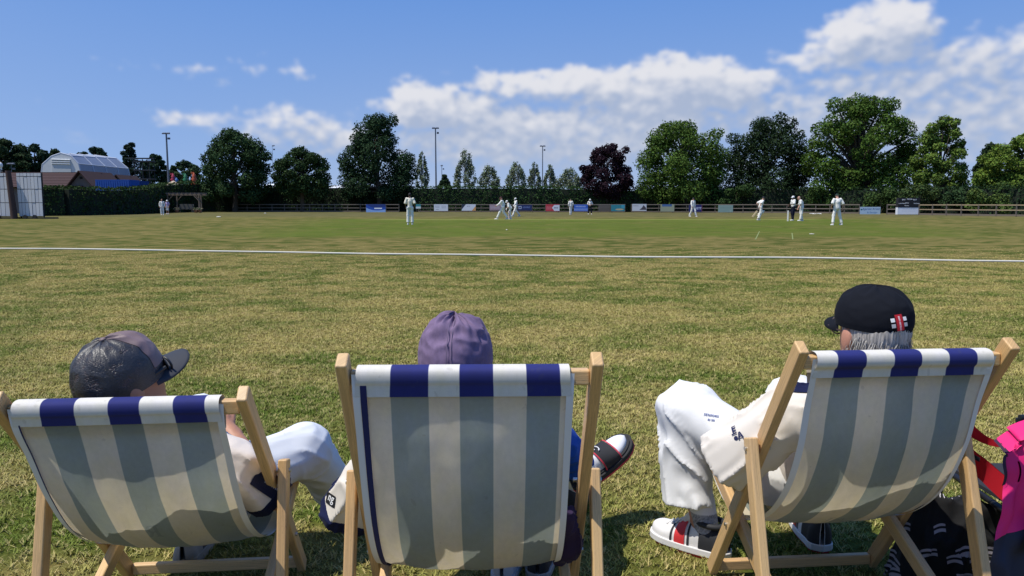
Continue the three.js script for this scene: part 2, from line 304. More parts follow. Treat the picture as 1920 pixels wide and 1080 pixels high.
// right half
tree('ash_tree', 'broad mid-green tree right of the dark purple tree', [1282, 226, 1192, 1358, 378], 110, G2, { leaves: 18000, lobes: 44, seed: 71, shape: (h) => (h < 0.35 ? 1 : 1.05 - 0.62 * ((h - 0.3) / 0.7) ** 2), reachTo: [[1215, 300], [1225, 262], [1345, 250], [1250, 240]] });
tree('oak_tree', 'dark dense tree behind the batter, between two green trees', [1435, 219, 1356, 1514, 385], 112, DARK, { leaves: 17000, lobes: 42, seed: 72, shape: (h) => (h < 0.4 ? 1 : 1.05 - 0.55 * ((h - 0.35) / 0.65) ** 2), reachTo: [[1458, 224], [1500, 252], [1375, 260], [1480, 232]] });
tree('maple_tree', 'tallest big green tree behind the large fielder on the right', [1605, 178, 1510, 1706, 372], 106, [0.074, 0.134, 0.022], { leaves: 24000, lobes: 46, lobe: 0.25, reach: 0.92, squash: 0.72, seed: 73, limbs: 1, trunk: 0.75, fork: 0.1, hollow: 0.7, shape: (h) => (h < 0.45 ? 0.97 : 1.0 - 0.62 * ((h - 0.42) / 0.58) ** 1.4), reachTo: [[1530, 245], [1696, 240], [1700, 290], [1560, 200], [1660, 200], [1520, 300]] });
tree('ash_tree', 'lighter feathery tree with open branches right of the tallest', [1757, 217, 1704, 1814, 372], 100, G3, { leaves: 9000, lobes: 30, lobe: 0.26, reach: 0.85, seed: 74, limbs: 1, hollow: 0.4, fork: 0.05, trunk: 0.28, vary: 0.45, shape: (h) => (h < 0.55 ? 0.8 + 0.35 * h : 1.15 - 0.7 * h) });
tree('yew_tree', 'dark pointed evergreen between light trees at far right', [1846, 268, 1812, 1884, 372], 104, DARK, { leaves: 6000, lobes: 22, seed: 75, shape: (h) => 1 - 0.7 * h });
tree('lime_tree', 'bright green tree cut by the right edge', [1905, 252, 1832, 1990, 380], 92, [0.135, 0.205, 0.032], { leaves: 14000, lobes: 36, lobe: 0.26, reach: 0.88, seed: 76, hollow: 0.5 });
// left horizon
tree('pine_tree', 'dark trees at the far left edge, tallest of the wooded row', [28, 260, -46, 66, 345], 190, DARK, { leaves: 6000, lobes: 22, seed: 81, leaf: 0.6 }, 'wooded skyline on the left');
tree('pine_tree', 'dark spreading tree right of the tallest in the far left row', [66, 270, 38, 106, 345], 195, [0.020, 0.045, 0.024], { leaves: 4500, lobes: 18, seed: 82, leaf: 0.6 }, 'wooded skyline on the left');
tree('pine_tree', 'low dark tree just left above the white dome', [104, 279, 80, 136, 345], 200, DARK, { leaves: 3500, lobes: 14, seed: 83, leaf: 0.6 }, 'wooded skyline on the left');
tree('pine_tree', 'flat-topped dark tree showing over the ridge of the dome', [182, 276, 150, 210, 330], 215, [0.020, 0.045, 0.024], { leaves: 3500, lobes: 14, seed: 84, leaf: 0.6 }, 'wooded skyline on the left');
tree('pine_tree', 'dark tree mass behind the scaffold tower', [285, 289, 268, 318, 352], 170, [0.024, 0.055, 0.026], { leaves: 3500, lobes: 14, seed: 85, leaf: 0.5 }, 'wooded skyline on the left');
tree('pine_tree', 'loose tree behind the bright inflatables', [345, 300, 318, 378, 352], 175, [0.040, 0.072, 0.030], { leaves: 3200, lobes: 16, seed: 86, leaf: 0.5, hollow: 0.35 }, 'wooded skyline on the left');
{ // layered cedar
  const dist = 165, base = at(247, 382, dist).setY(0), t = thing('cedar_tree', 'dark layered cedar with flat tiers behind the blue container', 'tree', base, 0, 'wooded skyline on the left'), r = rng(90), top = at(247, 266, dist).y;
  const tiers = []; for (let i = 0; i < 26; i++) { const h = i / 25, w = lerp(3.6, 0.9, h ** 1.3) * (0.6 + 0.6 * r()), a = i * 2.5; tiers.push([V(Math.cos(a) * w * 0.65, lerp(2.5, top - 0.4, h), Math.sin(a) * w * 0.6), V(w * 0.75, 0.42, w * 0.6)]); }
  part('trunk', join([limb([V(0, -0.1, 0), V(0, top * 0.5, 0), V(0.1, top - 0.3, 0)], [0.5, 0.34, 0.06]), ...tiers.map(([c]) => rod(V(0, c.y - 0.5, 0), c, 0.1, 0.03, 5))]), barkMat, t);
  const d = V(0, 0, 0), P = V(0, 0, 0);
  part('crown', leafGeo(5200, (q) => { const [c, e] = tiers[Math.floor(q() * tiers.length)], y = q() * 2 - 1, a = q() * 6.28, w = Math.sqrt(q()); d.set(Math.cos(a) * w, y, Math.sin(a) * w); P.set(c.x + d.x * e.x, c.y + y * e.y - w * 0.25, c.z + d.z * e.z); return [P, d]; }, 0.42, tinted([0.022, 0.045, 0.032], 0.3), 91, 0.6), leafMat, t);
}
// clipped hedges: leaves all over a rounded bank
function hedge(name, label, pts, thick, density, color, leaf = 0.24) {   // pts: [x, z, height]
  const base = V(pts[0][0], 0, pts[0][1]), o = thing(name, label, 'hedge', base, 0, 'hedges round the ground'), r = rng(pts.length * 13 + Math.round(pts[0][0] * 10));
  const segs = []; let total = 0;
  for (let i = 1; i < pts.length; i++) { const [x0, z0] = pts[i - 1], [x1, z1] = pts[i], L = Math.hypot(x1 - x0, z1 - z0); segs.push([L, pts[i - 1], pts[i]]); total += L; }
  const core = segs.map(([L, a, b]) => { const g = new THREE.BoxGeometry(L, 1, thick * 0.6), p = g.attributes.position, ang = Math.atan2(-(b[1] - a[1]), b[0] - a[0]); for (let i = 0; i < p.count; i++) { const h = p.getX(i) < 0 ? a[2] : b[2]; p.setY(i, p.getY(i) < 0 ? -0.05 : h - 0.32); } return g.rotateY(ang).translate((a[0] + b[0]) / 2 - base.x, 0, (a[1] + b[1]) / 2 - base.z); });
  part('branches', join(core), std(0.012, 0.020, 0.010, 1), o);
  const P = V(0, 0, 0), N = V(0, 0, 0), tint = tinted(color, 0.4), count = Math.round(total * density);
  const place = (q) => {
    let s = q() * total, k = 0; while (s > segs[k][0] && k < segs.length - 1) s -= segs[k++][0];
    const [L, a, b] = segs[k], f = s / L, h = lerp(a[2], b[2], f), dx = (b[0] - a[0]) / L, dz = (b[1] - a[1]) / L, x = lerp(a[0], b[0], f), z = lerp(a[1], b[1], f), per = h + thick * 0.9, u = q() * per, sx = -dz, sz = dx, sg = sx * -x + sz * -z > 0 ? 1 : -1;
    const lump = 0.20 * n2(x * 0.55 + z * 0.4, u * 0.7) + 0.10 * n2(x * 1.9 + z, u * 1.8) + (q() - 0.5) * 0.16; let side, up;
    if (u < h) { side = thick / 2 * 0.86 + lump - 0.15 * smoothstep(u, h * 0.8, h); up = u; N.set(-dz * sg, 0.15, dx * sg); } else { side = thick / 2 - (u - h); up = h - 0.08 + lump; N.set(0, 1, 0); }
    P.set(x + sx * sg * side - base.x, Math.max(0.05, up), z + sz * sg * side - base.z);
    return [P, N];
  };
  part('foliage', leafGeo(count, place, leaf, tint, 300 + pts.length, 0), leafMat, o);
  return o;
}
const hz = (px, dist) => [at(px, 382, dist).x, -dist];
const HG = [0.026, 0.055, 0.020];
hedge('hedge', 'clipped hedge behind the white sight screen on the left', [[...hz(40, 76), 3.0], [...hz(120, 78), 2.95], [...hz(200, 84), 2.9], [...hz(262, 93), 3.2], [...hz(300, 104), 3.9], [...hz(345, 111), 4.3], [...hz(400, 114), 4.3]], 2.2, 130, [0.034, 0.066, 0.018]);
hedge('hedge', 'long dark hedge under the trees left of centre', [[...hz(386, 116), 4.2], [...hz(470, 117), 3.9], [...hz(620, 118), 3.9], [...hz(778, 117), 3.8]], 2.2, 110, HG);
hedge('hedge', 'clipped green hedge behind the middle of the fence', [[...hz(774, 115), 3.75], [...hz(900, 114), 3.75], [...hz(1020, 113), 3.7], [...hz(1222, 112), 3.3]], 2.0, 150, [0.036, 0.078, 0.022]);
hedge('hedge', 'dark hedge under the big trees on the right', [[...hz(1190, 111.5), 3.5], [...hz(1330, 110), 3.6], [...hz(1500, 107), 3.4], [...hz(1660, 100), 3.2], [...hz(1800, 92), 3.2], [...hz(2040, 80), 3.2]], 2.2, 110, HG);
// undergrowth in front of the right-hand hedge
for (const [px, top, l, r_, dist, col, label] of [
  [1375, 342, 1335, 1412, 107, [0.040, 0.080, 0.022], 'leafy bush under the dark tree behind the batter'],
  [1545, 345, 1512, 1580, 104, [0.050, 0.095, 0.022], 'leafy bush left of the tallest tree trunk'],
  [1648, 350, 1612, 1684, 98, [0.055, 0.098, 0.026], 'leafy bush right of the tallest tree trunk'],
  [1722, 340, 1684, 1762, 93, [0.062, 0.100, 0.030], 'tangled bush behind the scoreboard'],
  [1850, 350, 1815, 1892, 84, [0.080, 0.125, 0.028], 'bright rounded shrub at the fence on the far right'],
  [1900, 330, 1870, 1960, 88, [0.060, 0.105, 0.024], 'tall shrub at the right edge behind the fence'],
  [1790, 345, 1755, 1822, 90, [0.040, 0.075, 0.026], 'dark shrub between the scoreboard and the bright shrub']]) {
  const dist2 = dist, base = at(px, 382, dist2).setY(0), b = thing('shrub', label, 'shrub', base, 0, 'shrubs along the fence'), H = at(px, top, dist2).y, w = (at(r_, 382, dist2).x - at(l, 382, dist2).x) / 2, r = rng(px);
  part('stem', join([0, 1, 2, 3].map((k) => rod(V((k - 1.5) * 0.15, 0, 0), V((k - 1.5) * w * 0.4, H * 0.75, (r() - 0.5) * 0.6), 0.05, 0.015, 5))), barkMat, b);
  const lob = Array.from({ length: 11 }, (_, i) => [V((r() - 0.5) * 1.4 * w, H * (0.2 + 0.6 * r()), (r() - 0.5) * w * 0.9), w * (0.26 + 0.2 * r())]), d = V(0, 0, 0), P = V(0, 0, 0);
  part('foliage', leafGeo(2400, (q) => { const [c, s] = lob[Math.floor(q() * lob.length)], y = q() * 2 - 1, a = q() * 6.28, ww = Math.sqrt(1 - y * y), k = 0.6 + 0.45 * q(); d.set(Math.cos(a) * ww, y, Math.sin(a) * ww); P.set(c.x + d.x * s * k, Math.max(0.1, c.y + y * s * k * 0.85), c.z + d.z * s * k); return [P, d]; }, 0.26, tinted(col, 0.4), px + 5), leafMat, b);
}
// ---------------------------------------------------------------- fence, banners, scoreboard
const railMat = std(0.20, 0.168, 0.135, 0.9), postMat = std(0.13, 0.11, 0.09, 0.95), boardMat = std(0.16, 0.13, 0.10, 0.95), freshRail = std(0.34, 0.26, 0.16, 0.9);
function fence(label, pts, mat, group = 'post and rail fences') {   // pts [px, dist]
  const P = pts.map(([px, d]) => at(px, 382, d).setY(0)), path = new THREE.CatmullRomCurve3(P, false, 'catmullrom', 0.1), L = path.getLength(), n = Math.max(1, Math.round(L / 1.85)), o = thing('rail_fence', label, 'fence', P[0], 0, group);
  const rel = (t, y) => path.getPointAt(clamp(t, 0, 1)).sub(P[0]).setY(y), r = rng(n * 7);
  for (let i = 0; i <= n; i++) part('post', box(0.10, 1.16 + r() * 0.05, 0.10).translate(0, 0.57, 0).translate(...rel(i / n, 0).toArray()), postMat, o);
  for (let i = 0; i < n; i++) for (const [y, h, m] of [[1.08, 0.10, mat], [0.60, 0.095, mat], [0.12, 0.17, boardMat]]) {
    const a = rel(i / n + 0.0004, y + (r() - 0.5) * 0.02), b = rel((i + 1) / n - 0.0004, y + (r() - 0.5) * 0.02), d = b.clone().sub(a), g = new THREE.BoxGeometry(d.length(), h, 0.04).rotateY(Math.atan2(-d.z, d.x));
    part(y < 0.2 ? 'gravel_board' : 'rail', g.translate((a.x + b.x) / 2, (a.y + b.y) / 2, (a.z + b.z) / 2 + 0.072), m, o);
  }
  return o;
}
fence('brown post and rail fence left of the standing fielder', [[440, 114], [600, 112.5], [748, 111]], railMat);
fence('brown post and rail fence crossing the centre behind the players', [[784, 110.5], [960, 108.5], [1100, 107], [1172, 106]], railMat);
fence('brown post and rail fence right of centre, hung with boards', [[1184, 106], [1340, 103], [1500, 97], [1612, 91]], railMat);
fence('short piece of rail fence left of the scoreboard', [[1664, 86], [1681, 85]], railMat);
fence('sunlit pale rail fence running to the right edge', [[1724, 82], [1800, 77], [1880, 73], [1990, 69]], freshRail);
function banner(label, [x0, x1, y0, y1], dist, draw, name = 'advertising_board') {
  const a = at(x0, y1, dist), b = at(x1, y0, dist), w = b.x - a.x, h = b.y - a.y, o = thing(name, label, 'sign', V((a.x + b.x) / 2, 0, -dist + 0.14), 0, 'advertising boards on the fence');
  const tex = canvasTex(256, 128, (c, W, H) => draw(c, W, H));
  part('board', box(w + 0.02, h + 0.02, 0.02, 0, (a.y + b.y) / 2, -0.016), std(0.3, 0.3, 0.3, 0.8), o);
  part('printed_face', new THREE.PlaneGeometry(w, h).translate(0, (a.y + b.y) / 2, 0), new THREE.MeshStandardMaterial({ map: tex, roughness: 0.6 }), o);
  for (const s of [-1, 1]) part('batten', box(0.05, Math.max(0.2, a.y), 0.03, s * w * 0.42, Math.max(0.2, a.y) / 2, -0.03), postMat, o);
  return o;
}
const fill = (c, col, x, y, w, h) => { c.fillStyle = col; c.fillRect(x, y, w, h); };
const scrawl = (c, col, x, y, w, h, rows, seed) => { const r = rng(seed); c.fillStyle = col; for (let i = 0; i < rows; i++) { let q = x; while (q < x + w) { const L = 6 + r() * 20; c.fillRect(q, y + i * h / rows, Math.min(L, x + w - q), h / rows * 0.5); q += L + 5; } } };
banner('blue board with white swoosh on the left fence', [687, 723, 383, 398.5], 110.5, (c, W, H) => { fill(c, '#1c4fae', 0, 0, W, H); c.fillStyle = '#8fb4ea'; c.beginPath(); c.moveTo(0, H); c.lineTo(0, H * 0.4); c.quadraticCurveTo(W * 0.4, H * 0.95, W, H * 0.6); c.lineTo(W, H); c.fill(); c.fillStyle = '#16387f'; c.beginPath(); c.moveTo(0, 0); c.quadraticCurveTo(W * 0.4, H * 0.7, W, H * 0.3); c.lineTo(W, 0); c.fill(); fill(c, '#f2f5fa', W * 0.42, H * 0.42, W * 0.4, H * 0.15); });
banner('small teal and white board half hidden by the standing fielder', [780, 789, 383, 391], 108.9, (c, W, H) => { fill(c, '#3a8f95', 0, 0, W, H * 0.55); fill(c, '#dfe8e6', 0, H * 0.55, W, H * 0.45); });
banner('white board with faint grey print right of the standing fielder', [814, 840, 383, 395.5], 108.4, (c, W, H) => { fill(c, '#dfe2e8', 0, 0, W, H); scrawl(c, '#a3a9b5', 20, 26, 80, 50, 3, 3); scrawl(c, '#a3a9b5', 140, 26, 84, 60, 4, 4); fill(c, '#4a4f58', 36, 96, 50, 6); });
banner('white board with a dark blue slanted corner and orange corner', [866, 892, 383, 395], 107.8, (c, W, H) => { fill(c, '#dfe3ec', 0, 0, W, H); c.fillStyle = '#23314a'; c.beginPath(); c.moveTo(0, 0); c.lineTo(W * 0.3, 0); c.lineTo(0, H * 0.8); c.fill(); c.fillStyle = '#d9a060'; c.beginPath(); c.moveTo(W, H * 0.25); c.lineTo(W, H); c.lineTo(W * 0.72, H); c.fill(); scrawl(c, '#8790a4', 96, 30, 60, 26, 2, 5); });
banner('dusty pink board behind the walking fielder', [918, 940, 383, 394.5], 107.4, (c, W, H) => { fill(c, '#a58d93', 0, 0, W, H); scrawl(c, '#cdbcc2', 20, 30, 200, 70, 4, 6); });
banner('navy board with a white square left of the red board', [971, 997, 384, 394.5], 106.8, (c, W, H) => { fill(c, '#15275f', 0, 0, W, H); fill(c, '#c9d3e6', 14, 30, 52, 64); fill(c, '#15275f', 24, 42, 32, 40); scrawl(c, '#7d8fc0', 90, 42, 140, 40, 2, 7); });
banner('red and white board with an arrow shape near centre', [1023, 1049, 383, 396], 106.3, (c, W, H) => { fill(c, '#c23a44', 0, 0, W, H); c.fillStyle = '#dfe3ee'; c.beginPath(); c.moveTo(W, H * 0.1); c.lineTo(W * 0.62, H * 0.1); c.lineTo(W * 0.45, H * 0.5); c.lineTo(W * 0.62, H * 0.95); c.lineTo(W, H * 0.95); c.fill(); c.fillStyle = '#27345f'; c.font = 'bold 40px sans-serif'; c.fillText('AVA', W * 0.6, H * 0.62); scrawl(c, '#e28a90', 16, 44, 90, 60, 3, 8); });
banner('bright blue board with white lettering left of the umpire in the wide hat', [1076, 1102, 383.5, 396], 105.8, (c, W, H) => { fill(c, '#2f62c4', 0, 0, W, H); scrawl(c, '#cfdcf5', 30, 26, 190, 32, 2, 9); fill(c, '#9ab8ec', 0, 78, W, 10); fill(c, '#cfdcf5', 0, 100, W, 8); });
banner('brown weathered board right of the umpire in the wide hat', [1123, 1145, 384, 396], 105.4, (c, W, H) => { fill(c, '#5d564e', 0, 0, W, H); fill(c, '#6c655c', 0, 40, W, 10); });
banner('teal board with a sand-coloured band beside the brown board', [1145.5, 1171, 384, 396], 105.2, (c, W, H) => { fill(c, '#2f8794', 0, 0, W, H); c.fillStyle = '#c7b58c'; c.beginPath(); c.ellipse(W * 0.62, H * 0.72, W * 0.3, H * 0.13, 0, 0, 7); c.fill(); fill(c, '#3fa0b4', W * 0.75, 0, W * 0.25, H * 0.5); });
banner('white board with a dark figure print', [1185, 1212, 382.5, 395.5], 104.6, (c, W, H) => { fill(c, '#d5d7db', 0, 0, W, H); c.fillStyle = '#4a444a'; c.beginPath(); c.moveTo(W * 0.5, H * 0.85); c.lineTo(W * 0.7, H * 0.5); c.lineTo(W * 0.78, H * 0.15); c.lineTo(W * 0.95, H * 0.5); c.lineTo(W, H * 0.85); c.fill(); scrawl(c, '#5a5d63', 20, 30, 90, 18, 1, 10); });
banner('khaki board with a blue arch', [1238, 1264, 383, 396.5], 103.6, (c, W, H) => { fill(c, '#a3a78a', 0, 0, W, H); c.fillStyle = '#3f6297'; c.fillRect(30, 0, 180, 40); fill(c, '#5b7fae', 40, 14, 160, 10); });
banner('navy board with white letters behind the fielder right of centre', [1291, 1316, 384, 397], 102.6, (c, W, H) => { fill(c, '#141d63', 0, 0, W, H); c.fillStyle = '#d8dcef'; c.font = 'bold 58px sans-serif'; c.textAlign = 'right'; c.fillText('BETT', W * 0.96, H * 0.66); fill(c, '#8d2f3a', W * 0.97, 0, W * 0.03, H); });
banner('plain pale green board on the right-hand fence', [1346, 1374, 384.5, 398], 101.2, (c, W, H) => { fill(c, '#8fa79c', 0, 0, W, H); scrawl(c, '#7f978d', 30, 44, 190, 20, 1, 12); fill(c, '#a9bdb3', W * 0.78, H * 0.74, 26, 20); });
banner('pale blue board with two lines of dark blue lettering', [1611, 1650, 388, 402.5], 89, (c, W, H) => { fill(c, '#b9cfe0', 0, 0, W, H); c.fillStyle = '#2b4f8c'; c.font = 'bold 46px sans-serif'; c.fillText('Sprint Print', 34, 52, 214); c.fillStyle = '#5f86b4'; c.font = 'bold 38px sans-serif'; c.fillText('& Design', 90, 104, 130); c.fillStyle = '#2f6f7a'; c.beginPath(); c.arc(20, 44, 13, 0, 7); c.fill(); });
{
  const dist = 83, a = at(1681, 404, dist), b = at(1723, 371, dist), m = at(1700, 389, dist).y, w = b.x - a.x, o = thing('scoreboard', 'black scoreboard with white headings on a white base', 'scoreboard', V((a.x + b.x) / 2, 0, -dist)), H = b.y, h0 = 0.05;
  part('cabinet', box(w, H - m, 0.5, 0, (H + m) / 2, 0), std(0.012, 0.012, 0.018, 0.7), o);
  part('base_panel', box(w + 0.04, m - h0, 0.46, 0, (m + h0) / 2, 0), std(0.72, 0.74, 0.78, 0.7), o);
  const tex = canvasTex(512, 256, (c, W, Hh) => { fill(c, '#11121a', 0, 0, W, Hh); c.fillStyle = '#f4f4f4'; c.textAlign = 'center'; c.font = 'bold 46px sans-serif'; c.fillText('BAT', 120, 62); c.fillText('TOTAL', 266, 48); c.fillText('BAT', 392, 62); c.font = 'bold 38px sans-serif'; c.fillText('Last Man', 86, 160); c.fillText('Wkts', 206, 150); c.fillText('1st Inns', 436, 162); c.fillText('Overs', 200, 222); });
  part('display_face', new THREE.PlaneGeometry(w - 0.04, H - m - 0.04).translate(0, (H + m) / 2, 0.256), new THREE.MeshStandardMaterial({ map: tex, roughness: 0.7 }), o);
  const tex2 = canvasTex(256, 128, (c, W, Hh) => { fill(c, '#e3e6ee', 0, 0, W, Hh); scrawl(c, '#b4bdd2', 52, 20, 160, 22, 1, 21); scrawl(c, '#c0c7d9', 46, 60, 168, 18, 1, 22); });
  part('sponsor_panel', new THREE.PlaneGeometry(w - 0.06, m - h0 - 0.06).translate(0, (m + h0) / 2, 0.236), new THREE.MeshStandardMaterial({ map: tex2, roughness: 0.6 }), o);
}
// ---------------------------------------------------------------- left side: sight screen, buildings
{
  const white = [[0.60, 0.61, 0.62], [0.56, 0.57, 0.59], [0.64, 0.64, 0.64]].map(([r, g, b]) => std(r, g, b, 0.8)), dark = std(0.02, 0.02, 0.022, 0.9);
  const panel = (px0, px1, pxb0, pxb1, label, cols) => {
    const d0 = 61.5, a = at(px0, 322, d0), b = at(px1, 322, d0), a2 = at(pxb0, 410, d0), b2 = at(pxb1, 410, d0), o = thing('sight_screen', label, 'sight screen', V((a2.x + b2.x) / 2, 0, -d0), 0, 'white sight screens'), x = o.position.x;
    const H = at(px0, 324, d0).y, rows = [0.20, 1.28, 2.35, 3.35, H], lx = (f, y) => lerp(lerp(a2.x, b2.x, f), lerp(a.x, b.x, f), (y - 0.2) / (H - 0.2)) - x;
    for (let r = 0; r < 4; r++) for (let k = 0; k < cols; k++) {
      const y0 = rows[r] + 0.025, y1 = rows[r + 1] - 0.025, f0 = (k + 0.06) / cols, f1 = (k + 0.94) / cols, s = new THREE.Shape([[lx(f0, y0), y0], [lx(f1, y0), y0], [lx(f1, y1), y1], [lx(f0, y1), y1]].map(([u, v]) => new THREE.Vector2(u, v)));
      part('plank', new THREE.ExtrudeGeometry(s, { depth: 0.03 + ((k * 5 + r * 3) % 4) * 0.006, bevelEnabled: false }), white[(k * 7 + r * 5) % 3], o);
    }
    part('backing', new THREE.ExtrudeGeometry(new THREE.Shape([[lx(0.005, 0.2), 0.2], [lx(0.995, 0.2), 0.2], [lx(0.995, H), H], [lx(0.005, H), H]].map(([u, v]) => new THREE.Vector2(u, v))), { depth: 0.02, bevelEnabled: false }).translate(0, 0, -0.03), std(0.10, 0.10, 0.11, 0.9), o);
    for (const y of rows.slice(0, 4)) part('crosspiece', bar(V(lx(0, y), y, -0.08), V(lx(1, y), y, -0.08), 0.05, 0.07), dark, o);
    for (const f of [0.02, 0.5, 0.98]) part('upright', bar(V(lx(f, 0.1), 0.1, -0.16), V(lx(f, H), H, -0.16), 0.07, 0.07), dark, o);
    part('skid', box(b2.x - a2.x + 1.6, 0.12, 0.12, 0.5, 0.08, 0.25), dark, o);
    for (const s of [0.35, 0.75]) part('wheel', new THREE.CylinderGeometry(0.16, 0.16, 0.1, 16).rotateX(Math.PI / 2).translate(lx(s, 0.2), 0.16, 0.36), dark, o);
    return o;
  };
  panel(-52, 15, -48, 20.5, 'white boarded sight screen panel cut off by the left edge', 8);
  panel(30, 76.5, 37, 82, 'white boarded sight screen panel right of the dark post', 7);
  const p = thing('pole', 'dark pole between the two sight screen panels', 'pole', at(24, 382, 61.2).setY(0)), H = at(24, 320, 61.2).y;
  part('shaft', rod(V(0.05, 0, 0), V(-0.2, H, 0), 0.26, 0.2, 10), std(0.06, 0.035, 0.03, 0.9), p);
  const q = thing('globe_lamp', 'white round lamp on a thin pole at the left edge', 'lamp', at(5, 382, 75).setY(0)), y = at(5, 310, 75).y;
  part('post', rod(V(0, 0, 0), V(0, y, 0), 0.05, 0.04, 8), std(0.3, 0.3, 0.3), q); part('globe', new THREE.SphereGeometry(0.24, 20, 14).scale(1, 1.25, 1).translate(0, y, 0), std(0.8, 0.8, 0.78, 0.4), q);
}
{ // fabric sports dome
  const dist = 135, o = thing('fabric_dome', 'large white and grey fabric sports dome behind the brown roofs', 'dome', at(150, 382, dist).setY(0)), ox = o.position.x;
  const gl = [[78, 325], [80, 308], [97, 293], [114, 287], [133, 292], [147, 307], [153, 330]], back = [[205, 326], [205, 312], [203, 296], [198, 291], [232, 301], [244, 318], [246, 345]];
  const d2 = dist + 24, g0 = gl.map(([x, y]) => at(x, y, dist)), g1 = [[118, 325], [119, 312], [140, 300], [178, 291], [218, 297], [240, 316], [246, 342]].map(([x, y]) => at(x, y, d2)), rel = (p) => V(p.x - ox, p.y, p.z + dist);
  const tri = (list) => { const g = new THREE.BufferGeometry(); g.setAttribute('position', new THREE.Float32BufferAttribute(list.flatMap((p) => p.toArray()), 3)); g.computeVertexNormals(); return g; };
  const end = new THREE.Shape(g0.map((p) => new THREE.Vector2(p.x - ox, p.y)).concat([new THREE.Vector2(g0[6].x - ox, 0), new THREE.Vector2(g0[0].x - ox, 0)]));
  part('end_wall', new THREE.ExtrudeGeometry(end, { depth: 0.1, bevelEnabled: false }), std(0.62, 0.64, 0.64, 0.7), o);
  const da = at(96, 299, dist - 0.3), db = at(133, 330, dist - 0.3);
  part('roll_door', box(db.x - da.x, da.y, 0.12, (da.x + db.x) / 2 - ox, da.y / 2, 0.15), std(0.52, 0.55, 0.55, 0.7), o);
  for (const k of [0, 1, 2]) part('fabric_roll', rod(V(da.x - ox, da.y - 0.35 * k, 0.25), V(db.x - ox, da.y - 0.1 - 0.35 * k, 0.25), 0.13 - 0.02 * k, 0.13 - 0.02 * k, 10), std(0.6, 0.62, 0.62, 0.7), o);
  const sheetM = std(0.20, 0.23, 0.30, 0.55), seam = std(0.42, 0.46, 0.54, 0.6), bays = 4;
  for (let b = 0; b < bays; b++) for (let i = 0; i < 6; i++) {
    const f0 = b / bays, f1 = (b + 1) / bays, A = g0[i].clone().lerp(g1[i], f0), B = g0[i + 1].clone().lerp(g1[i + 1], f0), C = g0[i + 1].clone().lerp(g1[i + 1], f1), D = g0[i].clone().lerp(g1[i], f1);
    part('roof_panel', tri([A, B, C, A, C, D].map(rel)), sheetM, o);
  }
  for (let b = 0; b <= bays; b++) for (let i = 0; i < 6; i++) { const f = b / bays; part('rib', rod(rel(g0[i].clone().lerp(g1[i], f)), rel(g0[i + 1].clone().lerp(g1[i + 1], f)), 0.13, 0.13, 6), seam, o); }
  for (const i of [4, 5]) part('seam', rod(rel(g0[i]), rel(g1[i]), 0.07, 0.07, 5), seam, o);
  part('side_wall', tri([V(g0[6].x, 0, -dist), g1[6].clone().setY(0), g1[6], V(g0[6].x, 0, -dist), g1[6], g0[6]].map(rel)), sheetM, o);
}
function gableHouse(label, dist, [l, r, ridgePy, eavePy, gl, gr], deep) {   // ridge runs sideways, a gable end at the right turned to the viewer
  const o = thing('tiled_building', label, 'building', at(l, 382, dist).setY(0), 0, 'brown-roofed buildings behind the hedge'), ox = o.position.x, X = (p) => at(p, 382, dist).x - ox, R = at(l, ridgePy, dist).y, E = at(l, eavePy, dist).y, gm = (gl + gr) / 2;
  const roof = std(0.052, 0.024, 0.021, 0.9), wall = std(0.14, 0.118, 0.105, 0.9), tri = (list) => { const g = new THREE.BufferGeometry(); g.setAttribute('position', new THREE.Float32BufferAttribute(list.flat(), 3)); g.computeVertexNormals(); return g; };
  const T = 0.09;
  part('wall', box(X(gl) - X(l), E, deep - 0.5, (X(gl) + X(l)) / 2, E / 2, -deep / 2), wall, o);
  const gs = new THREE.Shape([[X(gl), 0], [X(gr), 0], [X(gr), E], [X(gm), R - 0.12], [X(gl), E]].map(([u, v]) => new THREE.Vector2(u, v)));
  part('gable_wall', new THREE.ExtrudeGeometry(gs, { depth: deep * 0.8, bevelEnabled: false }).translate(0, 0, -deep * 0.8), wall, o);
  // main slope and the two slopes over the gable, made of tile courses
  const course = 9;
  for (let k = 0; k < course; k++) { const f0 = k / course, f1 = (k + 1) / course, z = (f) => lerp(0.4, -deep / 2, f), y = (f) => lerp(E - 0.15, R, f); const a = V(0, y(f0) + 0.05, z(f0)), b = V(0, y(f1) + 0.01, z(f1)), L = a.distanceTo(b), len = X(gm) - X(l) + 0.4; part('tile_course', new THREE.BoxGeometry(len, 0.06, L * 1.04).rotateX(Math.atan2(b.y - a.y, -(b.z - a.z))).translate(X(l) + len / 2 - 0.2, (a.y + b.y) / 2, (a.z + b.z) / 2 - 0.001 * k), roof, o); }
  for (const s of [-1, 1]) { const e = s < 0 ? X(gl) - 0.25 : X(gr) + 0.25, m = X(gm), dx = m - e, dy = R - E + 0.25, L = Math.hypot(dx, dy); part('roof_slope', new THREE.BoxGeometry(L, T, deep * 0.8 + 0.6).rotateZ(Math.atan2(dy, dx)).translate((m + e) / 2, (R + E - 0.12) / 2 + 0.03, -deep * 0.4 + 0.25), roof, o); }
  part('ridge', bar(V(X(l) - 0.2, R + 0.06, -deep / 2), V(X(gm), R + 0.06, -deep / 2), 0.2, 0.12), std(0.12, 0.055, 0.04, 0.9), o);
  part('vent', box(0.35, 0.28, 0.06, X(gm), R - 0.75, 0.03), std(0.015, 0.015, 0.015), o);
  return o;
}
gableHouse('long brown tiled roof with a grey gable behind the sight screen', 96, [-60, 177, 322, 349, 133, 177], 9);
gableHouse('smaller brown tiled roof tucked behind the long one', 112, [150, 235, 329, 344, 212, 235], 7);
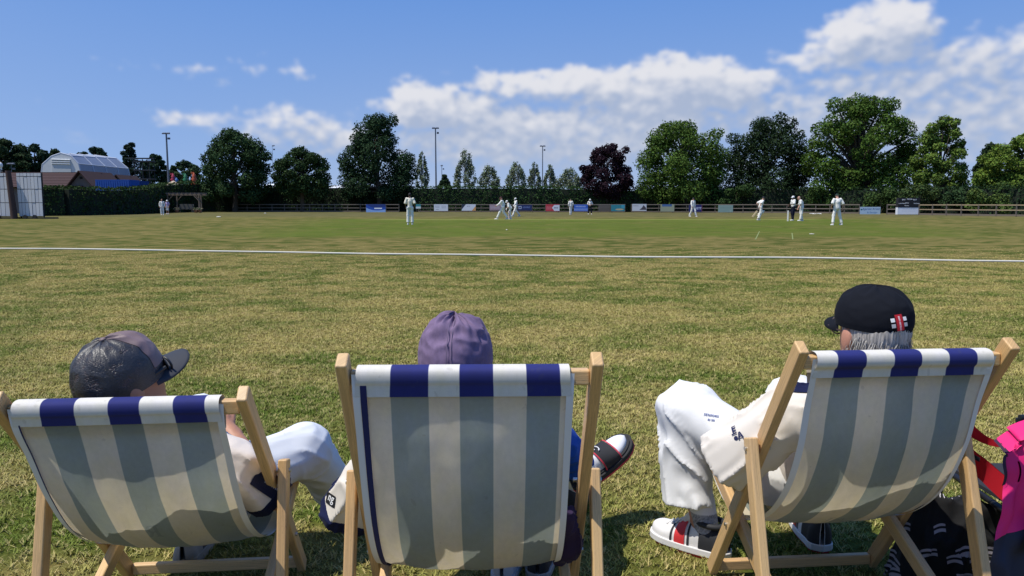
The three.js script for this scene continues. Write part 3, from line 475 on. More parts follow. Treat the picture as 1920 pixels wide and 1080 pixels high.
{
  for (const [l, r, t, d, c, label] of [[178, 242, 337, 93, [0.012, 0.085, 0.36], 'bright blue ribbed shipping container behind the hedge'], [243.5, 262, 339, 97, [0.010, 0.05, 0.20], 'darker blue container end right of the bright blue one']]) {
    const a = at(l, t, d), b = at(r, t, d), o = thing('shipping_container', label, 'container', V((a.x + b.x) / 2, 0, -d), 0, 'blue containers'), w = b.x - a.x, H = a.y, m = std(...c, 0.6), n = Math.max(6, Math.round(w / 0.28));
    part('body', box(w, H - 0.1, 2.4, 0, H / 2, -1.25), m, o);
    for (let i = 0; i < n; i++) part('rib', box(w / n * 0.5, H - 0.3, 0.05, -w / 2 + (i + 0.5) * w / n, H / 2, -0.024), m, o);
    part('top_rail', box(w + 0.02, 0.1, 2.44, 0, H - 0.04, -1.25), m, o);
  }
}
{ // scaffold tower
  const d = 150, o = thing('scaffold_tower', 'dark scaffold climbing frame beside the cedar', 'scaffold', at(270, 382, d).setY(0)), m = std(0.02, 0.025, 0.035, 0.8), H = at(270, 297, d).y;
  for (const x of [-1.4, 0.1, 1.4]) for (const z of [0, -2]) part('upright', rod(V(x, 0, z), V(x, H - (x > 0 ? 0 : 0.8), z), 0.07, 0.07, 6), m, o);
  for (let k = 0; k < 5; k++) part('platform', box(3.4, 0.22, 2.2, 0, 2.6 + k * (H - 2.8) / 4.2, -1), m, o);
  part('top_beam', box(5.2, 0.25, 0.3, -0.3, H, -0.1), m, o);
}
function mast(label, px, topPy, d, heads, r0 = 0.16) {
  const o = thing('floodlight_mast', label, 'floodlight', at(px, 382, d).setY(0), 0, 'floodlight masts'), H = at(px, topPy, d).y, m = std(0.16, 0.18, 0.21, 0.5, { metalness: 0.4 }), k = std(0.10, 0.11, 0.13, 0.5);
  part('pole', rod(V(0, 0, 0), V(0, H, 0), r0, r0 * 0.6, 10), m, o);
  part('crossarm', box(heads * 0.62, 0.09, 0.12, 0, H, 0), m, o);
  for (let i = 0; i < heads; i++) part('lamp_head', box(0.50, 0.16, 0.55, (i - (heads - 1) / 2) * 0.6, H + 0.08, 0.12, 0.3, 0, 0), k, o);
  part('control_box', box(0.34, 0.3, 0.3, 0.4, H - 0.75, 0), k, o);
}
mast('tall floodlight mast left of the dark round tree', 318, 251, 128, 2, 0.20);
mast('tallest floodlight mast right of the broad-based dark tree', 818, 241, 135, 2, 0.17);
mast('floodlight mast rising among the thin birches', 1017, 274.5, 165, 2, 0.14);
mast('short distant lamp post just right of the tallest mast', 829, 311, 190, 1, 0.10);
mast('thin bare aerial mast between the two dark round trees', 514, 274, 180, 0.01, 0.05);
mast('short lamp post above the brown roof at far left', 26, 308, 130, 2, 0.06);
for (const [px, y0, y1, c, label] of [[327, 325, 345, [0.32, 0.02, 0.05], 'red inflatable turret above the hedge'], [350, 325, 345, [0.025, 0.17, 0.07], 'green inflatable turret above the hedge'], [366, 323, 345, [0.42, 0.08, 0.025], 'orange inflatable turret above the hedge'], [333, 333, 347, [0.02, 0.10, 0.30], 'blue inflatable turret beside the red one']]) {
  const d = 132, o = thing('inflatable_turret', label, 'inflatable', at(px, 382, d).setY(0), 0, 'bouncy castle turrets'), t = at(px, y0, d).y, b = at(px, y1, d).y, m = std(...c, 0.5), pts = [[0.4, 0], [0.4, b - 0.3], [0.52, b], [0.3, lerp(b, t, 0.3)], [0.48, lerp(b, t, 0.4)], [0.22, lerp(b, t, 0.62)], [0.34, lerp(b, t, 0.70)], [0.02, t]];
  part('tower', new THREE.LatheGeometry(pts.map(([x, y]) => new THREE.Vector2(x, y)), 16), m, o);
  part('flag', box(0.5, 0.3, 0.03, -0.25, t - 0.1, 0), m, o);
}
{ const d = 126, p = at(327, 382, d).setY(0), o = thing('marquee', 'small sand-coloured tent peak over the hedge', 'tent', p), t = at(327, 338.5, d).y; part('canopy', new THREE.ConeGeometry(1.9, 1.0, 4).rotateY(Math.PI / 4).translate(0, t - 0.5, 0), std(0.55, 0.42, 0.30, 0.8), o); for (const s of [-1, 1]) for (const z of [-1, 1]) part('leg', rod(V(s * 1.25, 0, z * 1.25), V(s * 1.25, t - 1, z * 1.25), 0.05), std(0.6, 0.6, 0.6), o); }
for (const [l, r, t, label] of [[494, 541, 345.5, 'long white low roof glimpsed left of the smaller round tree'], [615, 668, 348.5, 'white low roof glimpsed left of the broad-based dark tree']]) {
  const d = 140, a = at(l, t, d), b = at(r, t, d), o = thing('white_shed', label, 'building', V((a.x + b.x) / 2, 0, -d), 0, 'white sheds behind the hedge'), w = b.x - a.x;
  part('wall', box(w, a.y - 0.4, 4, 0, (a.y - 0.4) / 2, -2), std(0.5, 0.52, 0.55), o); part('roof', box(w + 0.4, 0.12, 4.6, 0, a.y - 0.15, -2, 0.12, 0, 0), std(0.8, 0.8, 0.8, 0.5), o);
}
{ // pergola with bench and pots
  const d = 104, o = thing('pergola', 'timber pergola with open rafters by the left hedge', 'pergola', at(349, 382, d).setY(0)), X = (p) => at(p, 382, d).x - o.position.x, H = at(349, 364, d).y, w1 = std(0.20, 0.155, 0.115, 0.9);
  const xs = [X(320.5), X(378.5)];
  for (const x of xs) for (const z of [0.9, -0.9]) part('post', box(0.14, H - 0.1, 0.14, x + (z < 0 ? (x < 0 ? 0.45 : -0.45) : 0), (H - 0.1) / 2, z), w1, o);
  for (const z of [0.9, -0.9]) part('beam', box(xs[1] - xs[0] + 0.7, 0.2, 0.09, 0, H - 0.08, z), w1, o);
  for (let i = 0; i < 9; i++) part('rafter', box(0.08, 0.16, 2.7, lerp(xs[0] - 0.2, xs[1] + 0.2, i / 8), H + 0.1, 0), w1, o);
  for (const s of [0, 1]) for (const z of [0.9, -0.9]) { const x = xs[s] + (z < 0 ? (s ? -0.45 : 0.45) : 0), k = s ? -1 : 1; part('brace', bar(V(x + 0.06 * k, H - 0.85, z), V(x + 0.72 * k, H - 0.14, z), 0.09, 0.08), w1, o); }
  const b = thing('garden_bench', 'grey slatted bench under the pergola', 'bench', at(348, 382, d - 0.1).setY(0)), m = std(0.13, 0.13, 0.12, 0.9), bw = 1.85;
  for (let k = 0; k < 4; k++) part('seat_slat', box(bw, 0.03, 0.09, 0, 0.45, 0.2 - k * 0.12), m, b);
  for (let k = 0; k < 5; k++) part('back_slat', box(bw, 0.10, 0.03, 0, 0.58 + k * 0.13, -0.26 - k * 0.02), m, b);
  for (const s of [-1, 1]) { part('leg', box(0.07, 0.62, 0.07, s * bw / 2, 0.31, 0.22), m, b); part('leg', box(0.07, 1.15, 0.07, s * bw / 2, 0.575, -0.33), m, b); part('armrest', box(0.08, 0.05, 0.6, s * bw / 2, 0.65, -0.05), m, b); }
  for (const [px, label] of [[331, 'flower pot at the left foot of the pergola'], [367, 'flower pot left of the pergola\'s right posts'], [374.5, 'flower pot at the right foot of the pergola']]) {
    const q = thing('flower_pot', label, 'flower pot', at(px, 382, d - 1.2).setY(0), 0, 'flower pots'); part('pot', new THREE.LatheGeometry([[0, 0], [0.17, 0], [0.24, 0.34], [0.26, 0.36], [0.2, 0.34]].map(([x, y]) => new THREE.Vector2(x, y)), 16), std(0.28, 0.13, 0.08), q);
    const dd = V(0, 0, 0), P = V(0, 0, 0); part('flowers', leafGeo(160, (r) => { dd.set(r() - 0.5, r() * 0.8, r() - 0.5); P.set(dd.x * 0.7, 0.36 + dd.y * 0.4, dd.z * 0.7); return [P, dd]; }, 0.10, (r) => (r() < 0.35 ? [0.6, 0.5, 0.4] : [0.05, 0.1, 0.03]), px), leafMat, q);
  }
}
// field markings and small things
{ const m = std(0.20, 0.235, 0.075, 0.95), strip = (label, a, b, w) => { const A = onGround(...a), B = onGround(...b), d = B.clone().sub(A), g = new THREE.PlaneGeometry(d.length(), w).rotateX(-Math.PI / 2).rotateY(Math.atan2(-d.z, d.x)).translate((A.x + B.x) / 2, 0.006, (A.z + B.z) / 2), o = structure(numbered('painted_line'), g, m); o.userData.label = label; };
  strip('faint painted crease line on the square', [1416.5, 449], [1424, 434], 0.04); strip('second faint painted crease line on the square', [1486.5, 449], [1485, 437], 0.04); }
for (const [px, py, w, h, label, name] of [[1522, 439, 0.26, 0.022, 'small white marker lying on the square', 'marker'], [410, 407.5, 0.55, 0.08, 'white bag lying on the grass below the left hedge', 'bag'], [497, 400.5, 0.4, 0.08, 'white bag on the grass at the left fence end', 'bag'], [950, 431.5, 0.1, 0.035, 'white ball marker on the square near the strip', 'marker']]) {
  const p = onGround(px, py), o = thing(name === 'bag' ? 'kit_bag' : 'field_marker', label, name, p); part('cover', new THREE.SphereGeometry(1, 16, 10).scale(w / 2.6, h * 0.7, 0.11).translate(0, h * 0.5, 0), std(0.6, 0.58, 0.5), o);
}
{ const a = onGround(1518, 401.6), o = thing('rope_coil', 'white rope heap on the grass right of the bald player', 'rope', a), c = new THREE.CatmullRomCurve3(Array.from({ length: 26 }, (_, i) => V(i * 0.055, 0.05 + 0.03 * Math.sin(i * 2.1), 0.2 * Math.sin(i * 1.7)))); part('rope', new THREE.TubeGeometry(c, 90, 0.04, 6), std(0.72, 0.7, 0.64), o); }
// ---------------------------------------------------------------- deck chairs
const woodTex = (() => {
  const N = 512, ring = (u, v) => { const a = u * 6.283, b = v * 6.283; return n3(Math.cos(a) * 1.3, Math.sin(a) * 1.3, Math.cos(b) * 0.35) * 0.6 + 0.4 * n3(Math.cos(a) * 5, Math.sin(a) * 5, Math.sin(b) * 0.5); };
  return dataTex(N, (u, v) => {
    const g = Math.sin(ring(u, v) * 16 + u * 40) * 0.5 + 0.5, fib = n2(u * 190, v * 5) * 0.5 + 0.5, fl = n2(u * 60, v * 34), k = 0.70 + 0.19 * g + 0.13 * fib - (fl > 0.72 ? 0.14 : 0), s = 0.05 * n2(u * 3, v * 2 + 4);
    return [k + s, k * 0.985 + s, k * 0.95];
  });
})();
const woodMats = [[0.72, 0.465, 0.215], [0.67, 0.42, 0.185], [0.75, 0.50, 0.245]].map(([r, g, b], i) => {
  const t = woodTex.clone(); t.repeat.set(5, 1.3); t.offset.set(i * 0.31, i * 0.17); t.needsUpdate = true;
  return new THREE.MeshPhysicalMaterial({ color: lin(r, g, b), map: t, bumpMap: t, bumpScale: 0.0006, roughness: 0.5, clearcoat: 0.15, clearcoatRoughness: 0.4 });
});
const steel = std(0.55, 0.55, 0.53, 0.35, { metalness: 1 });
function weave(c, w, h, seed, amount) {
  const im = c.getImageData(0, 0, w, h), d = im.data, r = rng(seed);
  for (let y = 0, o = 0; y < h; y++) for (let x = 0; x < w; x++, o += 4) {
    const k = 1 + amount * ((r() - 0.5) * 0.8 + (x & 1 ? 0.25 : -0.25) + (y & 1 ? 0.25 : -0.25)) + 0.015 * n2(x * 0.012, y * 0.008 + seed) + 0.012 * n2(x * 0.05, y * 0.04 + seed);
    d[o] *= k; d[o + 1] *= k; d[o + 2] *= k * (1 - 0.02 * n2(x * 0.02, y * 0.015 - seed));
  }
  c.putImageData(im, 0, 0);
}
function stripes(bands, blue, pale, w, h, seed, extra) {
  return canvasTex(w, h, (c) => {
    c.fillStyle = pale; c.fillRect(0, 0, w, h); c.fillStyle = blue;
    for (const [a, b] of bands) c.fillRect(a * w, 0, (b - a) * w, h);
    if (extra) extra(c, w, h);
    const r = rng(seed); c.globalAlpha = 0.10;   // handling marks
    for (let i = 0; i < 26; i++) { c.fillStyle = '#6b5f45'; c.beginPath(); c.ellipse(r() * w, r() * h, 1 + r() * 4, 1 + r() * 9, r() * 3, 0, 7); c.fill(); }
    c.globalAlpha = 1; weave(c, w, h, seed, 0.05);
  });
}
function sheet(profile, rows, cols, half, u0, u1, off, bulge, wrinkle = 0, seed = 1) {   // profile: CatmullRom in (z, y); offset `off` to the outer (lower) side
  const pos = [], uv = [], idx = [], P = V(0, 0, 0);
  for (let j = 0; j <= rows; j++) {
    const t = j / rows, p = profile.getPoint(t), q = profile.getTangent(t), nz = -q.y, ny = q.z;   // outer normal
    const L = Math.hypot(nz, ny) || 1;
    for (let i = 0; i <= cols; i++) {
      const u = lerp(u0, u1, i / cols), s = 2 * u - 1, b = bulge ? bulge(u, t) : 0;
      const w = wrinkle ? wrinkle * (n2(u * 4 + seed * 7, t * 5) + 0.6 * n2(u * 11 + seed, t * 13)) * smoothstep(t, 0.12, 0.3) : 0;
      const o = off + b + w;
      pos.push(s * half * (1 - 0.02 * Math.sin(t * 3.1)), p.y + ny / L * o, p.z + nz / L * o); uv.push(u, 1 - t);
      if (i && j) { const a = (j - 1) * (cols + 1) + i, c = j * (cols + 1) + i; idx.push(a - 1, c - 1, c, a - 1, c, a); }
    }
  }
  const g = new THREE.BufferGeometry(); g.setAttribute('position', new THREE.Float32BufferAttribute(pos, 3)); g.setAttribute('uv', new THREE.Float32BufferAttribute(uv, 2)); g.setIndex(idx); g.computeVertexNormals(); return g;
}
const curveZY = (pts) => new THREE.CatmullRomCurve3(pts.map(([z, y]) => V(0, y, z)), false, 'centripetal');
const PALE = '#ded3ba', BACKBLUE = '#979f97', NAVY = '#1b2266', WHITE = '#d6d1c6';
function deckChair(spec) {
  const { pos, yaw, T, sling, bands, letters, label, navyEdge, seed } = spec, wa = 0.27, wb = 0.236, wc = 0.304;
  const o = thing('deck_chair', label, 'deck chair', pos, yaw, 'deck chairs at the field edge');
  const [zT, yT] = T, F = [0, 0.02], frac = (f) => [zT * f, lerp(F[1], yT, f)], K = spec.pivot, R = spec.rear, S = spec.seat, Q = spec.prop, N = spec.propFoot;
  const bb = (name, x, a, b, m = 0, w = 0.026, t = 0.044) => part(name, bar(V(x, a[1], a[0]), V(x, b[1], b[0]), w, t, 0.005), woodMats[(m + seed) % 3], o);
  const across = (name, zy, half, w, t, m = 0) => part(name, bar(V(-half, zy[1], zy[0]), V(half, zy[1], zy[0]), w, t, 0.005), woodMats[(m + seed) % 3], o);
  for (const s of [-1, 1]) {
    bb('side_rail', s * wa, F, [zT, yT], s > 0 ? 1 : 0);
    bb('seat_rail', s * wb, R, S, s > 0 ? 2 : 1);
    bb('prop_leg', s * wc, N, Q, s > 0 ? 0 : 2);
    part('bolt', rod(V(s * (wa - 0.03), K[1], K[0]), V(s * (wa + 0.019), K[1], K[0]), 0.006, 0.006, 10), steel, o);
    part('bolt', rod(V(s * (wa - 0.02), Q[1] - 0.03, Q[0] + 0.004), V(s * (wc + 0.018), Q[1] - 0.03, Q[0] + 0.004), 0.006, 0.006, 10), steel, o);
  }
  const B = frac(0.946);
  across('top_bar', B, wa - 0.013, 0.030, 0.034, 0); across('foot_bar', [F[0] + 0.012, F[1] + 0.02], wa - 0.013, 0.024, 0.034, 1);
  across('seat_bar', S, wb - 0.012, 0.028, 0.03, 2); across('prop_bar', [N[0] - 0.003, N[1] + 0.02], wc - 0.013, 0.02, 0.02, 1); across('rear_bar', [R[0] - 0.03, R[1] + 0.018], wb - 0.012, 0.022, 0.03, 0);
  // canvas
  const half = 0.232, cx = spec.shift ?? -0.015, prof = curveZY([[B[0] + 0.019, B[1] + 0.012], ...sling, [S[0] - 0.02, S[1] + 0.012]]);
  const bulge = (u, t) => smoothstep(t, 0.07, 0.24) * (spec.bulge * (1 - (2 * u - 1) ** 2) * Math.exp(-(((t - 0.42) / 0.22) ** 2)) + 0.010 * (1 - (2 * u - 1) ** 2) * smoothstep(t, 0.05, 0.3));
  const cloth = new THREE.MeshPhysicalMaterial({ map: stripes(bands, BACKBLUE, PALE, 512, 1024, seed * 31 + 5, (c, w, h) => { c.fillStyle = 'rgba(70,75,80,0.16)'; c.font = 'bold 62px serif'; c.textAlign = 'center'; c.save(); c.translate(w, 0); c.scale(-1, 1); c.fillText(letters, w * 0.5, h * spec.letterAt); c.restore(); }), roughness: 1, transmission: 0.40, thickness: 0, side: THREE.DoubleSide, specularIntensity: 0.2 });
  const sl = part('canvas_sling', sheet(prof, 90, 44, half, 0, 1, 0, bulge, 0.0022, seed), cloth, o); sl.position.x = cx;
  const hemProf = curveZY([[B[0] - 0.010, B[1] - 0.055], [B[0] - 0.019, B[1] - 0.015], [B[0] - 0.021, B[1] + 0.012], [B[0] - 0.014, B[1] + 0.0205], [B[0] + 0.012, B[1] + 0.0215], [B[0] + 0.0215, B[1] + 0.015], [B[0] + 0.0225, B[1] - 0.004], ...spec.hem]);
  const hem = part('hem_sleeve', sheet(hemProf, 40, 40, half, 0, 1, 0.004, null), new THREE.MeshStandardMaterial({ map: stripes(bands, NAVY, WHITE, 512, 128, seed * 17 + 2), roughness: 0.85, side: THREE.DoubleSide }), sl);
  const white = std(0.74, 0.73, 0.72, 0.9, { side: THREE.DoubleSide }), navy = std(0.012, 0.016, 0.09, 0.85, { side: THREE.DoubleSide });
  part('edge_binding', sheet(prof, 90, 2, half, -0.012, 0.022, 0.004, bulge), white, sl); part('edge_binding', sheet(prof, 90, 2, half, 0.978, 1.012, 0.004, bulge), white, sl);
  if (navyEdge) part('edge_binding', sheet(prof, 90, 1, half, 0.024, 0.024 + navyEdge, 0.0055, bulge), navy, sl).userData.label = 'thin navy strip along the left edge of the canvas';
  return o;
}
const chairSpecs = [
  { seed: 1, pos: V(-0.9566, 0, -2.3796), yaw: 0.0975, T: [0.673, 0.766], pivot: [0.165, 0.20], rear: [0.60, 0.022], seat: [-0.24, 0.34], prop: [0.40, 0.515], propFoot: [0.525, 0.03],
    sling: [[0.645, 0.69], [0.60, 0.61], [0.535, 0.49], [0.44, 0.365], [0.30, 0.262], [0.13, 0.205], [-0.04, 0.215], [-0.16, 0.27]], hem: [[0.655, 0.715], [0.648, 0.694]], bands: [[0.137, 0.298], [0.46, 0.61], [0.775, 0.93]], letters: 'R', letterAt: 0.45, bulge: 0.022, navyEdge: 0.008,
    label: 'low deck chair on the left, occupant in a dark leather cap' },
  { seed: 2, pos: V(-0.1016, 0, -2.1318), yaw: 0.0245, T: [0.532, 0.874], pivot: [0.16, 0.275], rear: [0.60, 0.022], seat: [-0.25, 0.465], prop: [0.255, 0.535], propFoot: [0.40, 0.10],
    sling: [[0.519, 0.79], [0.497, 0.70], [0.462, 0.58], [0.41, 0.455], [0.325, 0.345], [0.21, 0.272], [0.06, 0.255], [-0.14, 0.34]], hem: [[0.5225, 0.815], [0.5200, 0.790]], bands: [[0.161, 0.337], [0.482, 0.639], [0.795, 0.952]], letters: 'TR', letterAt: 0.62, bulge: 0.03, navyEdge: 0.03,
    label: 'upright deck chair in the middle, occupant in a faded purple cap' },
  { seed: 3, pos: V(0.9182, 0, -2.4053), yaw: 0.091, T: [0.5566, 0.858], pivot: [0.145, 0.235], rear: [0.60, 0.022], seat: [-0.22, 0.40], prop: [0.352, 0.57], propFoot: [0.515, 0.06],
    sling: [[0.532, 0.775], [0.507, 0.70], [0.475, 0.58], [0.41, 0.45], [0.315, 0.345], [0.19, 0.268], [0.05, 0.24], [-0.10, 0.295]], hem: [[0.5385, 0.797], [0.534, 0.775]], bands: [[0.115, 0.275], [0.433, 0.588], [0.745, 0.905]], letters: 'E AI', letterAt: 0.60, bulge: 0.026, navyEdge: 0, shift: 0.0,
    label: 'deck chair on the right, occupant in a black cap with a red badge' },
];
const chairs = chairSpecs.map(deckChair);
const inChair = (i, x, y, z) => { const s = chairSpecs[i], c = Math.cos(s.yaw), n = Math.sin(s.yaw); return V(s.pos.x + x * c + z * n, y, s.pos.z - x * n + z * c); };
// ---------------------------------------------------------------- people
// distance fields joined with a smooth minimum and meshed with surface nets
function capsule(a, b, ra, rb = ra) {
  const bx = b.x - a.x, by = b.y - a.y, bz = b.z - a.z, bb = bx * bx + by * by + bz * bz + 1e-9, { x: ax, y: ay, z: az } = a;
  return (x, y, z) => { const px = x - ax, py = y - ay, pz = z - az; let h = (px * bx + py * by + pz * bz) / bb; h = h < 0 ? 0 : h > 1 ? 1 : h; const dx = px - bx * h, dy = py - by * h, dz = pz - bz * h; return Math.sqrt(dx * dx + dy * dy + dz * dz) - (ra + (rb - ra) * h); };
}
function cone(a, b, ra, rb) {   // flat ends
  const bx = b.x - a.x, by = b.y - a.y, bz = b.z - a.z, baba = bx * bx + by * by + bz * bz, rba = rb - ra, k = rba * rba + baba, { x: ax, y: ay, z: az } = a;
  return (px, py, pz) => {
    const x0 = px - ax, y0 = py - ay, z0 = pz - az, papa = x0 * x0 + y0 * y0 + z0 * z0, t = (x0 * bx + y0 * by + z0 * bz) / baba, x = Math.sqrt(Math.max(0, papa - t * t * baba));
    const cax = Math.max(0, x - (t < 0.5 ? ra : rb)), cay = Math.abs(t - 0.5) - 0.5, f = clamp((rba * (x - ra) + t * baba) / k, 0, 1), cbx = x - ra - f * rba, cby = t - f, s = cbx < 0 && cay < 0 ? -1 : 1;
    return s * Math.sqrt(Math.min(cax * cax + cay * cay * baba, cbx * cbx + cby * cby * baba));
  };
}
function ball(c, r, M) {   // ellipsoid, optionally in the frame M (Matrix4)
  const inv = M ? M.clone().invert().elements : null;
  return (x, y, z) => {
    if (inv) { const X = inv[0] * x + inv[4] * y + inv[8] * z + inv[12], Y = inv[1] * x + inv[5] * y + inv[9] * z + inv[13]; z = inv[2] * x + inv[6] * y + inv[10] * z + inv[14]; x = X; y = Y; }
    x = (x - c.x) / r.x; y = (y - c.y) / r.y; z = (z - c.z) / r.z; const k0 = Math.sqrt(x * x + y * y + z * z), k1 = Math.sqrt((x / r.x) ** 2 + (y / r.y) ** 2 + (z / r.z) ** 2); return k1 ? k0 * (k0 - 1) / k1 : -Math.min(r.x, r.y, r.z);
  };
}
const blend = (list, k) => (x, y, z) => { let d = 1e3; for (const f of list) { const e = f(x, y, z), h = Math.max(k - Math.abs(d - e), 0) / k; d = Math.min(d, e) - h * h * k * 0.25; } return d; };
const grow = (f, r) => (x, y, z) => f(x, y, z) - r;
const slab = (f, p, n, t0, t1) => (x, y, z) => { const s = (x - p.x) * n.x + (y - p.y) * n.y + (z - p.z) * n.z; return Math.max(f(x, y, z), t0 - s, s - t1); };
// folds that run along `axis`: long in that direction, narrow across it
const creased = (f, amp, axis, across = 9, along = 2.4, seed = 0) => {
  const A = axis.clone().normalize(), B = (Math.abs(A.y) > 0.8 ? V(1, 0, 0) : V(0, 1, 0)).cross(A).normalize(), C = A.clone().cross(B);
  return (x, y, z) => {
    const d = f(x, y, z); if (Math.abs(d) > 0.05) return d;
    const a = (x * A.x + y * A.y + z * A.z) * along + seed, b = (x * B.x + y * B.y + z * B.z) * across, c = (x * C.x + y * C.y + z * C.z) * across, w = n3(a * 0.7, b * 0.4 + seed, c * 0.4);
    const r = 1 - Math.abs(n3(a + w * 0.25, b + w * 0.35, c - w * 0.35)) * 2;
    return d - amp * (1.25 * r * Math.abs(r) * smoothstep(w, -0.75, 0.35) + 0.6 * w);
  };
};
function skinOf(f, min, max, cell, colour) {
  const nx = Math.ceil((max.x - min.x) / cell) + 1, ny = Math.ceil((max.y - min.y) / cell) + 1, nz = Math.ceil((max.z - min.z) / cell) + 1, D = new Float32Array(nx * ny * nz), B = 4, far = B * cell * 1.9;
  for (let k = 0; k < nz; k += B) for (let j = 0; j < ny; j += B) for (let i = 0; i < nx; i += B) {
    const c = f(min.x + (i + 1.5) * cell, min.y + (j + 1.5) * cell, min.z + (k + 1.5) * cell), skip = Math.abs(c) > far;
    for (let kk = k; kk < Math.min(k + B, nz); kk++) for (let jj = j; jj < Math.min(j + B, ny); jj++) for (let ii = i; ii < Math.min(i + B, nx); ii++) D[(kk * ny + jj) * nx + ii] = skip ? c : f(min.x + ii * cell, min.y + jj * cell, min.z + kk * cell);
  }
  const id = new Int32Array(nx * ny * nz).fill(-1), pos = [], idx = [], at3 = (i, j, k) => (k * ny + j) * nx + i;
  for (let k = 0; k < nz - 1; k++) for (let j = 0; j < ny - 1; j++) for (let i = 0; i < nx - 1; i++) {
    let m = 0, sx = 0, sy = 0, sz = 0, n = 0; const v = [];
    for (let c = 0; c < 8; c++) { const d = D[at3(i + (c & 1), j + ((c >> 1) & 1), k + (c >> 2))]; v.push(d); if (d < 0) m++; }
    if (m === 0 || m === 8) continue;
    for (const [a, b] of EDGES) if ((v[a] < 0) !== (v[b] < 0)) { const t = v[a] / (v[a] - v[b]); sx += (a & 1) + ((b & 1) - (a & 1)) * t; sy += ((a >> 1) & 1) + (((b >> 1) & 1) - ((a >> 1) & 1)) * t; sz += (a >> 2) + ((b >> 2) - (a >> 2)) * t; n++; }
    id[at3(i, j, k)] = pos.length / 3; pos.push(min.x + (i + sx / n) * cell, min.y + (j + sy / n) * cell, min.z + (k + sz / n) * cell);
  }
  const quad = (a, b, c, d, flip) => { if (a < 0 || b < 0 || c < 0 || d < 0) return; if (flip) idx.push(a, c, b, a, d, c); else idx.push(a, b, c, a, c, d); };
  for (let k = 1; k < nz - 1; k++) for (let j = 1; j < ny - 1; j++) for (let i = 1; i < nx - 1; i++) {
    const d = D[at3(i, j, k)] < 0;
    if (d !== D[at3(i + 1, j, k)] < 0) quad(id[at3(i, j - 1, k - 1)], id[at3(i, j, k - 1)], id[at3(i, j, k)], id[at3(i, j - 1, k)], !d);
    if (d !== D[at3(i, j + 1, k)] < 0) quad(id[at3(i - 1, j, k - 1)], id[at3(i - 1, j, k)], id[at3(i, j, k)], id[at3(i, j, k - 1)], !d);
    if (d !== D[at3(i, j, k + 1)] < 0) quad(id[at3(i - 1, j - 1, k)], id[at3(i, j - 1, k)], id[at3(i, j, k)], id[at3(i - 1, j, k)], !d);
  }
  const g = new THREE.BufferGeometry(); g.setAttribute('position', new THREE.Float32BufferAttribute(pos, 3)); g.setIndex(idx); g.computeVertexNormals();
  if (colour) { const col = []; for (let i = 0; i < pos.length; i += 3) col.push(...colour(pos[i], pos[i + 1], pos[i + 2])); g.setAttribute('color', new THREE.Float32BufferAttribute(col, 3)); }
  return g;
}
const EDGES = [[0, 1], [2, 3], [4, 5], [6, 7], [0, 2], [1, 3], [4, 6], [5, 7], [0, 4], [1, 5], [2, 6], [3, 7]];
const boundsOf = (pts, pad) => { const b = new THREE.Box3().setFromPoints(pts).expandByScalar(pad); return [b.min, b.max]; };
// a conforming patch: a little sheet dropped on to a field
function patch(f, c, n, up, w, h, lift = 0.0025, seg = 14) {
  const N = n.clone().normalize(), U = up.clone().addScaledVector(N, -up.dot(N)).normalize(), X = U.clone().cross(N), g = new THREE.PlaneGeometry(w, h, seg, seg), p = g.attributes.position;
  for (let i = 0; i < p.count; i++) { const q = c.clone().addScaledVector(X, p.getX(i)).addScaledVector(U, p.getY(i)).addScaledVector(N, 0.08); for (let k = 0; k < 40; k++) { const d = f(q.x, q.y, q.z) - lift; if (d < 0.0003) break; q.addScaledVector(N, -d * 0.8); } p.setXYZ(i, q.x, q.y, q.z); }
  g.computeVertexNormals(); return g;
}
const frame = (pos, yaw, pitch = 0, roll = 0) => new THREE.Matrix4().compose(pos, new THREE.Quaternion().setFromEuler(new THREE.Euler(pitch, yaw, roll, 'YXZ')), V(1, 1, 1));   // yaw 0 looks along -z
const headField = () => {
  const skull = blend([ball(V(0, 0.015, 0.004), V(0.076, 0.098, 0.096)), ball(V(0, -0.055, -0.028), V(0.058, 0.066, 0.066)), capsule(V(0, -0.07, 0.02), V(0, -0.17, 0.045), 0.052, 0.056)], 0.035);
  const face = blend([skull, capsule(V(0, -0.005, -0.092), V(0, -0.038, -0.112), 0.008, 0.013), ball(V(0, -0.098, -0.070), V(0.024, 0.016, 0.018)), capsule(V(-0.03, 0.018, -0.088), V(0.03, 0.018, -0.088), 0.009)], 0.018);
  const ears = [-1, 1].map((s) => ball(V(s * 0.080, -0.018, 0.012), V(0.011, 0.033, 0.021))), sockets = [-1, 1].map((s) => ball(V(s * 0.031, -0.002, -0.102), V(0.017, 0.011, 0.017))), mouth = ball(V(0, -0.072, -0.098), V(0.024, 0.0035, 0.010));
  return (x, y, z) => { let d = face(x, y, z); for (const s of sockets) d = Math.max(d, -s(x, y, z)); d = Math.max(d, -mouth(x, y, z)); for (const e of ears) { const q = e(x, y, z), h = Math.max(0.012 - Math.abs(d - q), 0) / 0.012; d = Math.min(d, q) - h * h * 0.003; } return d; };
};
const HEAD = headField();
function headGeo(M, cell, skin) {
  const lip = [skin[0] * 0.85, skin[1] * 0.62, skin[2] * 0.62];
  return skinOf(HEAD, V(-0.11, -0.21, -0.14), V(0.11, 0.13, 0.13), cell, (x, y, z) => (z < -0.07 && Math.abs(y + 0.072) < 0.009 && Math.abs(x) < 0.026 ? lip : Math.abs(Math.abs(x) - 0.031) < 0.011 && Math.abs(y + 0.002) < 0.006 && z < -0.07 ? [0.12, 0.1, 0.09] : Math.abs(Math.abs(x) - 0.032) < 0.018 && Math.abs(y - 0.022) < 0.005 && z < -0.07 ? skin.map((c) => c * 0.4) : skin)).applyMatrix4(M);
}
